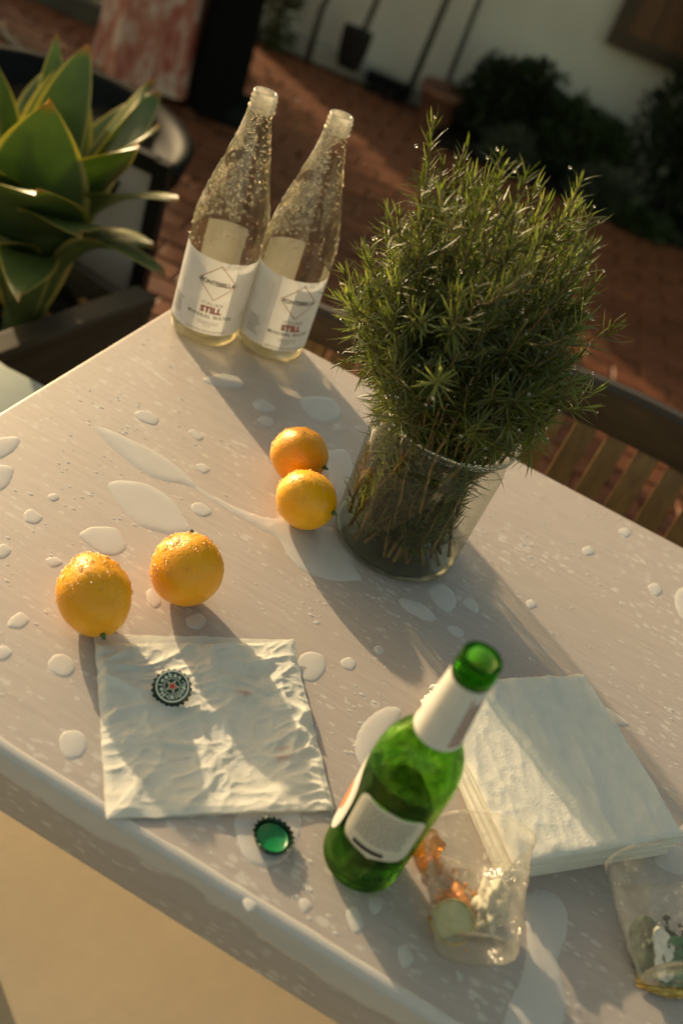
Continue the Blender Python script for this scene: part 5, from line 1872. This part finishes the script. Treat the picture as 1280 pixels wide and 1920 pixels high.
def printed_cap():
    t = empty('bottle_cap', (-0.0700, 0.5165, T + 0.0042), 0, 'dark green crown cap with a red star and lettering, face up on the napkin', 'bottle cap')
    view = Vector((0.0700, -0.5165, 0)).normalized()          # horizontal direction towards the viewer
    axis = Vector((-view.y, view.x, 0))
    tilt = Matrix.Rotation(R(24), 3, axis)
    if (tilt @ Vector((0, 0, 1))).dot(view) < 0: tilt = Matrix.Rotation(R(-24), 3, axis)
    face_up = math.atan2(0.92, -0.39) + R(0)                  # which way the lettering's top points
    spin = Matrix.Rotation(R(56), 3, 'Z')
    t.rotation_euler = (tilt @ spin).to_euler()
    t.location.z += 0.0046
    V_, F_ = cap_shell()
    autosmooth(mesh_from('crown', V_, F_, M['cap_metal'], t), 60)
    z = 0.00655
    def bent(v): return [(x, y, zz - 0.000012 * (math.hypot(x, y) / 0.01) ** 2) for x, y, zz in v]
    v, f = disc(0.0128, z, 72); mesh_from('face', v, f, M['cap_mid'], t, False)
    v, f = disc(0.0131, z + 0.00012, 72, 0.0119); mesh_from('rim_band', v, f, M['cap_white'], t, False)
    v, f = disc(0.0066, z + 0.00012, 60, 0.0061); mesh_from('inner_ring', v, f, M['cap_white'], t, False)
    def star(r, zz, mat, nm):
        v = []
        for k in range(10):
            a = R(-111) + PI * k / 5
            rr = r if k % 2 == 0 else r * 0.42
            v.append((rr * math.cos(a), rr * math.sin(a), zz))
        v.append((0, 0, zz))
        mesh_from(nm, v, [(10, k, (k + 1) % 10) for k in range(10)], M[mat], t, False)
    # the star points down in the photograph's picture of the cap
    star(0.0058, z + 0.00012, 'cap_white', 'star_border')
    star(0.0043, z + 0.00024, 'cap_red', 'star')
    mb = MB()
    def arc(txt, rad, a_mid, da, size, top=True, bold=0.0):
        n = len(txt)
        for i, ch in enumerate(txt):
            if ch == ' ': continue
            v, f = text_mesh(ch, size, bold)
            a = a_mid + (-(i - (n - 1) / 2) if top else (i - (n - 1) / 2)) * da
            rot = a - PI / 2 if top else a + PI / 2
            ca, sa = math.cos(rot), math.sin(rot)
            mb.add([(rad * math.cos(a) + x * ca - y * sa, rad * math.sin(a) + x * sa + y * ca, z + 0.00014) for x, y, *_ in v], f)
    arc('Heineken', 0.0092, R(105), R(24), 0.0054, True, 0.00018)
    arc('ORIGINAL', 0.0092, R(-76), R(17), 0.0044, False, 0.00014)
    for a in (R(-5), R(-152)):
        v, f = disc(0.0006, z + 0.00014, 12)
        mb.add([(x + 0.0092 * math.cos(a), y + 0.0092 * math.sin(a), zz) for x, y, zz in v], f)
    mb.build('lettering', M['cap_white'], t)
printed_cap()

def upturned_cap():
    t = empty('bottle_cap', (0.0462, 0.4290, T + 0.0010), 0, 'upturned crown cap showing its bright green lining, beside the napkin', 'bottle cap')
    V_, F_ = cap_shell()
    V_ = [(x, -y, 0.0066 - z) for x, y, z in V_]
    autosmooth(mesh_from('crown', V_, F_, M['cap_metal'], t), 60)
    v, f = lathe([(0.0, 0.00165), (0.0102, 0.00160), (0.0110, 0.0022), (0.0118, 0.0034), (0.0124, 0.0032), (0.0124, 0.0016)], 64)
    mesh_from('liner', v, f, M['cap_inner'], t)
    t.rotation_euler = (R(-5), R(4), R(20))
upturned_cap()

# ------------------------------------------------------------------ green beer bottle
GB = [(0.0, 0.007), (0.018, 0.004), (0.0262, 0.0006), (0.0296, 0.004), (0.0306, 0.011), (0.0308, 0.04), (0.0308, 0.075), (0.0310, 0.100), (0.0308, 0.116), (0.0296, 0.128), (0.0266, 0.139), (0.0222, 0.148), (0.0186, 0.155), (0.0167, 0.163), (0.0157, 0.180), (0.0144, 0.200), (0.0135, 0.213), (0.0132, 0.2165), (0.0139, 0.2180), (0.0141, 0.2225), (0.0134, 0.2245), (0.0133, 0.2285), (0.0136, 0.2305), (0.0130, 0.2320)]
def beer_bottle():
    loc = Vector((0.1128, 0.4447, T + 0.0005))
    t = empty('beer_bottle', loc, 0, 'open green glass beer bottle with pale labels in front of the napkin stack', 'beer bottle')
    prof = smooth_profile(GB, 0.003)
    inner = [(0.0104, 0.2318), (0.0095, 0.229), (0.0094, 0.213), (0.0112, 0.18), (0.0126, 0.160), (0.0160, 0.152), (0.0206, 0.143), (0.0246, 0.133), (0.0272, 0.122), (0.0281, 0.108), (0.0281, 0.06), (0.0281, 0.016), (0.0255, 0.0105), (0.014, 0.012), (0.0, 0.014)]
    cut = 0.2172
    low = [p for p in prof if p[1] < cut]
    v, f = lathe(low + [(0.0094, cut - 0.0003)] + inner[2:], 80)
    mesh_from('glass', v, f, M['green_glass'], t)
    v, f = lathe([(0.0095, cut + 0.0002)] + [p for p in prof if p[1] >= cut] + inner[:2] + [(0.0095, cut + 0.0002)], 80)
    mesh_from('lip', v, f, M['green_lip'], t)
    v, f = lathe([(0.0, 0.0145), (0.014, 0.0125), (0.0252, 0.0110), (0.02785, 0.0165), (0.02785, 0.06), (0.02785, 0.082), (0.0, 0.082)], 64)
    mesh_from('beer', v, f, M['beer'], t)
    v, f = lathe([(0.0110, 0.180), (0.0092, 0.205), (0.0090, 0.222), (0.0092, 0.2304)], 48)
    mesh_from('bore_bright_skin', v, f, M['bore_bright_skin'], t)  # added inner skin that lightens the bore
    cam_a = math.atan2(-loc.y, -loc.x)                        # direction towards the viewer
    def skin_patch(ac, da, zc, hz, sup, mat, nm, off=0.00035, parent=t, na=40, nz=22, tilt=0.0):
        """a label following the bottle's profile; sup = superellipse power of its outline"""
        V_, F_, m = [], [], {}
        for j in range(nz + 1):
            for i in range(na + 1):
                u, w = i / na * 2 - 1, j / nz * 2 - 1
                lim = (1 - abs(w) ** sup) ** (1 / sup) if sup else 1
                z = zc + hz * w
                r, sl = prof_r(prof, z)
                a = ac + da * u * lim
                V_.append(((r + off) * math.cos(a), (r + off) * math.sin(a), z))
        for j in range(nz):
            for i in range(na):
                k = j * (na + 1) + i
                F_.append((k, k + 1, k + na + 2, k + na + 1))
        return mesh_from(nm, V_, F_, M[mat], parent)
    # neck label all the way round
    nv, nf = lathe([(prof_r(prof, z)[0] + 0.00035, z) for z in np.linspace(0.160, 0.2145, 10)], 64)
    nl = mesh_from('neck_label', nv, nf, M['label_white'], t)
    mb = MB()
    for k in range(5):
        a = cam_a + R(38) + k * R(8)
        z = 0.164
        while z < 0.203:
            h = random.uniform(0.002, 0.006)
            r0, r1 = prof_r(prof, z)[0] + 0.0006, prof_r(prof, z + h)[0] + 0.0006
            a2 = a + R(4.5)
            mb.add([(r0 * math.cos(a), r0 * math.sin(a), z), (r0 * math.cos(a2), r0 * math.sin(a2), z), (r1 * math.cos(a2), r1 * math.sin(a2), z + h), (r1 * math.cos(a), r1 * math.sin(a), z + h)], [(0, 1, 2, 3)])
            z += h + 0.0012
    mb.build('small_print', M['ink_brown'], nl, kind='stuff')
    bl = skin_patch(cam_a + R(8), R(50), 0.0740, 0.0270, 5, 'label_cream', 'back_label')
    mb = MB()
    def pbar(a0, a1, z, h):
        n = max(2, int(abs(a1 - a0) / R(4)))
        rr = 0.0308 + 0.0007
        V_ = []
        for i in range(n + 1):
            a = a0 + (a1 - a0) * i / n
            V_ += [(rr * math.cos(a), rr * math.sin(a), z), (rr * math.cos(a), rr * math.sin(a), z + h)]
        mb.add(V_, [(2 * i, 2 * i + 2, 2 * i + 3, 2 * i + 1) for i in range(n)])
    for k in range(11):
        z = 0.0950 - k * 0.0031
        a = cam_a - R(26)
        while a < cam_a + R(40):
            w = R(random.uniform(3, 9))
            pbar(a, min(a + w, cam_a + R(42)), z, 0.0010)
            a += w + R(1.6)
    mb.build('small_print', M['ink_grey'], bl, kind='stuff')
    mb = MB()
    pbar(cam_a - R(20), cam_a + R(24), 0.0527, 0.0042)
    mb.build('black_bar', M['ink_dark'], bl)
    fl = skin_patch(cam_a - R(92), R(42), 0.0640, 0.040, 2.6, 'label_white', 'front_label')
    skin_patch(cam_a - R(78), R(11), 0.0620, 0.017, 2, 'ink_orange', 'emblem', 0.0007, fl, 12, 12)
    pts, nr, rd = [], [], []
    while len(pts) < 110:
        z = random.uniform(0.10, 0.158)
        a = random.uniform(0, 2 * PI)
        r, sl = prof_r(prof, z)
        pts.append((r * math.cos(a), r * math.sin(a), z)); nr.append((math.cos(a), math.sin(a), -sl)); rd.append(0.0004 + 0.0010 * random.random() ** 2)
    domes('rain_beads', pts, nr, rd, M['bead'], t, 0.6)
beer_bottle()

# ------------------------------------------------------------------ plastic cups lying on their sides
def lying_cup(mouth, foot, r1, r0, label, seed):
    """mouth, foot: horizontal positions of the two ends; the cup rests on its side"""
    mouth, foot = Vector(mouth), Vector(foot)
    d = Vector((mouth.x - foot.x, mouth.y - foot.y, 0))
    L = d.length
    slope = math.atan2(r1 - r0, L)
    t = empty('plastic_cup', (foot.x, foot.y, T), 0, label, 'plastic cup')
    q = Vector((0, 0, 1)).rotation_difference(Vector((d.x, d.y, (r1 - r0) * 1.0)).normalized()).to_matrix()
    rr = random.Random(seed)
    prof = [(0.0, 0.003), (r0 * 0.80, 0.003), (r0 * 0.84, 0.0), (r0 * 0.96, 0.0), (r0, 0.003)]
    for k in range(1, 12):
        u = k / 12
        rad = r0 + (r1 - r0) * u
        prof.append((rad + (0.0006 if k == 3 else 0) , L * u))
    prof += [(r1, L), (r1 + 0.0018, L + 0.0008), (r1 + 0.0022, L + 0.002), (r1 + 0.0012, L + 0.0028), (r1 - 0.0002, L + 0.0018)]
    v, f = lathe(prof, 64)
    out = []
    for (x, y, z) in v:
        a = math.atan2(y, x)
        k = 1 + 0.03 * math.sin(3 * a + seed) * z / L + 0.05 * noise.noise(Vector((math.cos(a) * 2, math.sin(a) * 2, z * 40 + seed))) + 0.004 * math.cos(24 * a) * (1 if 0.2 < z / L < 0.85 else 0)
        out.append(q @ Vector((x * k, y * k, z)))
    zmin = min(p.z for p in out)
    t.location.z = T + 0.0012 - zmin
    mesh_from('shell', out, f, M['cup'], t)
    pts, nr, rd = [], [], []
    for k in range(800):
        z = rr.uniform(0.2, 1) * L
        a = rr.uniform(0, 2 * PI)
        rad = r0 + (r1 - r0) * z / L
        if noise.noise(Vector((math.cos(a) * 2 + seed, math.sin(a) * 2, z * 40))) < 0.0: continue
        pts.append(q @ Vector((rad * math.cos(a), rad * math.sin(a), z))); nr.append(q @ Vector((math.cos(a), math.sin(a), 0)))
        rd.append(0.0004 + 0.0012 * rr.random() ** 2)
    domes('rain_beads', pts, nr, rd, M['bead'], t, 0.6)
    return t, q, L
c1, q1, L1 = lying_cup((0.187, 0.468, 0), (0.201, 0.390, 0), 0.0395, 0.029, 'clear plastic cup tipped over with citrus peel and a lime half inside', 3)
c2, q2, L2 = lying_cup((0.331, 0.510, 0), (0.352, 0.434, 0), 0.040, 0.028, 'clear plastic cup tipped over with torn green foil and crumbs inside', 8)

def lump(name, c, size, mat, seed, label=None, cat=None, amp=0.35, parent=None, rot=None, sub=3, freq=1.6):
    bm = bmesh.new()
    bmesh.ops.create_icosphere(bm, subdivisions=sub, radius=1)
    for v in bm.verts:
        d = v.co.normalized()
        v.co = d * (1 + amp * noise.noise(d * freq + Vector((seed, 0, 0))) + amp * 0.5 * noise.noise(d * freq * 3 + Vector((0, seed, 0))))
        v.co = Vector((v.co.x * size[0], v.co.y * size[1], v.co.z * size[2]))
        if rot is not None: v.co = rot @ v.co
    zmin = min(v.co.z for v in bm.verts)
    if parent is None:
        for v in bm.verts: v.co.z -= zmin
    o = bm_obj(name, bm, M[mat], parent, True)
    o.location = c
    if label: tag(o, label, cat)
    return o

FL = T + 0.003
# half lime, its cut side towards the viewer
t = empty('lime_half', (0.186, 0.413, FL), 0, 'squeezed lime half inside the cup, cut side facing the viewer', 'lime half')
qv = Vector((0, 0, 1)).rotation_difference(Vector((-0.30, -0.62, 0.70)).normalized()).to_matrix()
v, f = lathe([(0, -0.014), (0.008, -0.0125), (0.0135, -0.007), (0.0158, -0.001), (0.0160, 0.001), (0.0146, 0.0012), (0.0140, -0.0006)], 40)
mesh_from('rind', [qv @ Vector(p) + Vector((0, 0, 0.016)) for p in v], f, M['lime_rind'], t)
v, f = lathe([(0.0143, 0.0004), (0.0135, -0.001), (0.010, 0.0004), (0.004, -0.0016), (0, -0.0022)], 40)
v = [(x * (1 + 0.05 * math.cos(8 * math.atan2(y, x))), y * (1 + 0.05 * math.cos(8 * math.atan2(y, x))), z) for x, y, z in v]
mesh_from('flesh', [qv @ Vector(p) + Vector((0, 0, 0.016)) for p in v], f, M['lime'], t)

def peel_strip(name, pts, w, mat, label, cat, seed, th=0.002):
    c = Vector(pts[0])
    o_pts = [Vector(p) - c for p in pts]
    V_, F_ = [], []
    n = 26
    P = [np.array(p) for p in o_pts]
    path = bez(P[0], P[1], P[2], P[3], n)
    for i, p in enumerate(path):
        d = Vector(path[min(i + 1, n - 1)] - path[max(i - 1, 0)]).normalized()
        s_ = d.cross(Vector((0.2, 0.1, 1))).normalized()
        up = s_.cross(d)
        ww = w * (0.35 + 0.65 * math.sin(PI * (i + 1) / (n + 1))) * (1 + 0.35 * noise.noise(Vector((i * 0.35, seed, 0))))
        for k, u in enumerate((-1, -0.5, 0, 0.5, 1)):
            b_ = 0.0024 * noise.noise(Vector((i * 0.5, u * 1.3, seed)))
            V_.append(Vector(p) + s_ * u * ww + up * (0.0035 * (1 - u * u) + b_))
    for i in range(n - 1):
        for k in range(4):
            a = i * 5 + k
            F_.append((a, a + 1, a + 6, a + 5))
    zmin = min(p.z for p in V_)
    o = mesh_from(name, V_, F_, M[mat])
    o.location = c
    md = o.modifiers.new('thick', 'SOLIDIFY')
    md.thickness = th
    tag(o, label, cat)
    return o
peel_strip('citrus_peel', [(0.185, 0.450, FL + 0.006), (0.192, 0.440, FL + 0.012), (0.196, 0.426, FL + 0.010), (0.198, 0.412, FL + 0.008)], 0.0075, 'peel', 'orange strip of citrus peel lying along the inside of the cup', 'peel', 2)
peel_strip('citrus_peel', [(0.172, 0.428, FL + 0.006), (0.178, 0.433, FL + 0.013), (0.184, 0.435, FL + 0.014), (0.190, 0.434, FL + 0.008)], 0.0045, 'amber', 'amber curl of peel above the lime half inside the cup', 'peel', 5)
lump('dried_citrus', (0.157, 0.4725, T + 0.0004), (0.013, 0.011, 0.010), 'amber', 4.0, 'glossy amber piece of citrus where the tipped cup meets the beer bottle', 'citrus', 0.45, sub=4, freq=2.2)
lump('dark_pip', (0.168, 0.4595, T + 0.0004), (0.008, 0.007, 0.006), 'peel', 9.0, 'small brown scrap of citrus in the mouth of the tipped cup', 'scrap', 0.4)
lump('tissue_wad', (0.2120, 0.440, FL + 0.002), (0.011, 0.020, 0.011), 'scrap', 6.5, 'crumpled scrap of white tissue inside the cup with the lime', 'tissue', 0.55, sub=4, freq=2.6)
mb = MB()
for k in range(150):
    p = Vector((random.gauss(0.003, 0.007), random.gauss(0.004, 0.013), random.uniform(0.0, 0.006)))
    m = Matrix.Rotation(random.uniform(0, 6), 3, Vector((random.random(), random.random(), random.random() + 0.1)).normalized())
    s_ = random.uniform(0.0012, 0.0034)
    mb.box(p, (s_, s_ * random.uniform(0.5, 1.6), s_ * 0.6), m)
o = mb.build('spice_crumbs', M['peel'], None, False, 'stuff')
o.location = (0.185, 0.428, FL + 0.003)
tag(o, 'orange brown crumbs scattered inside the cup with the lime', 'crumbs')
# contents of the second cup
def sheet_scrap(name, c, size, rot, mat, seed, label, cat, amp=0.006, n=22, sup=3):
    V_, F_ = [], []
    m = Matrix.Rotation(rot[2], 3, 'Z') @ Matrix.Rotation(rot[0], 3, 'X') @ Matrix.Rotation(rot[1], 3, 'Y')
    for j in range(n + 1):
        for i in range(n + 1):
            u, w = i / n * 2 - 1, j / n * 2 - 1
            lim = (1 - abs(w) ** sup) ** (1 / sup)
            e = 1 + 0.18 * noise.noise(Vector((u * 3, w * 3, seed)))
            x, y = u * lim * size[0] * e, w * size[1] * e
            z = amp * (noise.noise(Vector((u * 1.6, w * 1.6, seed))) + 0.5 * noise.noise(Vector((u * 4, w * 4, seed + 3))))
            V_.append(m @ Vector((x, y, z)))
    for j in range(n):
        for i in range(n):
            a = j * (n + 1) + i
            F_.append((a, a + 1, a + n + 2, a + n + 1))
    zmin = min(p.z for p in V_)
    V_ = [p - Vector((0, 0, zmin)) for p in V_]
    o = mesh_from(name, V_, F_, M[mat])
    o.location = c
    tag(o, label, cat)
    return o
sheet_scrap('foil_scrap', (0.362, 0.459, FL), (0.026, 0.017), (R(38), 0, R(15)), 'cap_inner', 2.0, 'torn bright green foil scrap inside the cup at the table front', 'foil scrap', 0.008)
sheet_scrap('label_scrap', (0.337, 0.459, FL), (0.012, 0.022), (R(20), R(-40), R(20)), 'cap_mid', 6.0, 'dark green strip of torn label along the cup wall', 'label scrap', 0.004)
sheet_scrap('tissue_scrap', (0.347, 0.455, FL + 0.006), (0.012, 0.019), (R(35), R(20), R(35)), 'label_white', 4.0, 'white torn scrap of paper between the green scraps in the cup', 'paper scrap', 0.005)
sheet_scrap('gold_scrap', (0.357, 0.443, FL - 0.001), (0.022, 0.008), (R(8), 0, R(12)), 'foil', 8.0, 'gold coloured foil scrap along the cup bottom', 'foil scrap', 0.003)
mb = MB()
for k in range(90):
    p = Vector((random.gauss(0, 0.009), random.gauss(0, 0.006), random.uniform(0.012, 0.024)))
    m = Matrix.Rotation(random.uniform(0, 6), 3, Vector((random.random(), random.random(), random.random() + 0.1)).normalized())
    s_ = random.uniform(0.0015, 0.004)
    mb.box(p, (s_, s_ * random.uniform(0.5, 1.6), s_ * 0.6), m)
o = mb.build('dark_crumbs', M['crumb'], None, False, 'stuff')
o.location = (0.360, 0.470, FL)
tag(o, 'dark wet crumbs heaped on the green foil in the cup', 'crumbs')
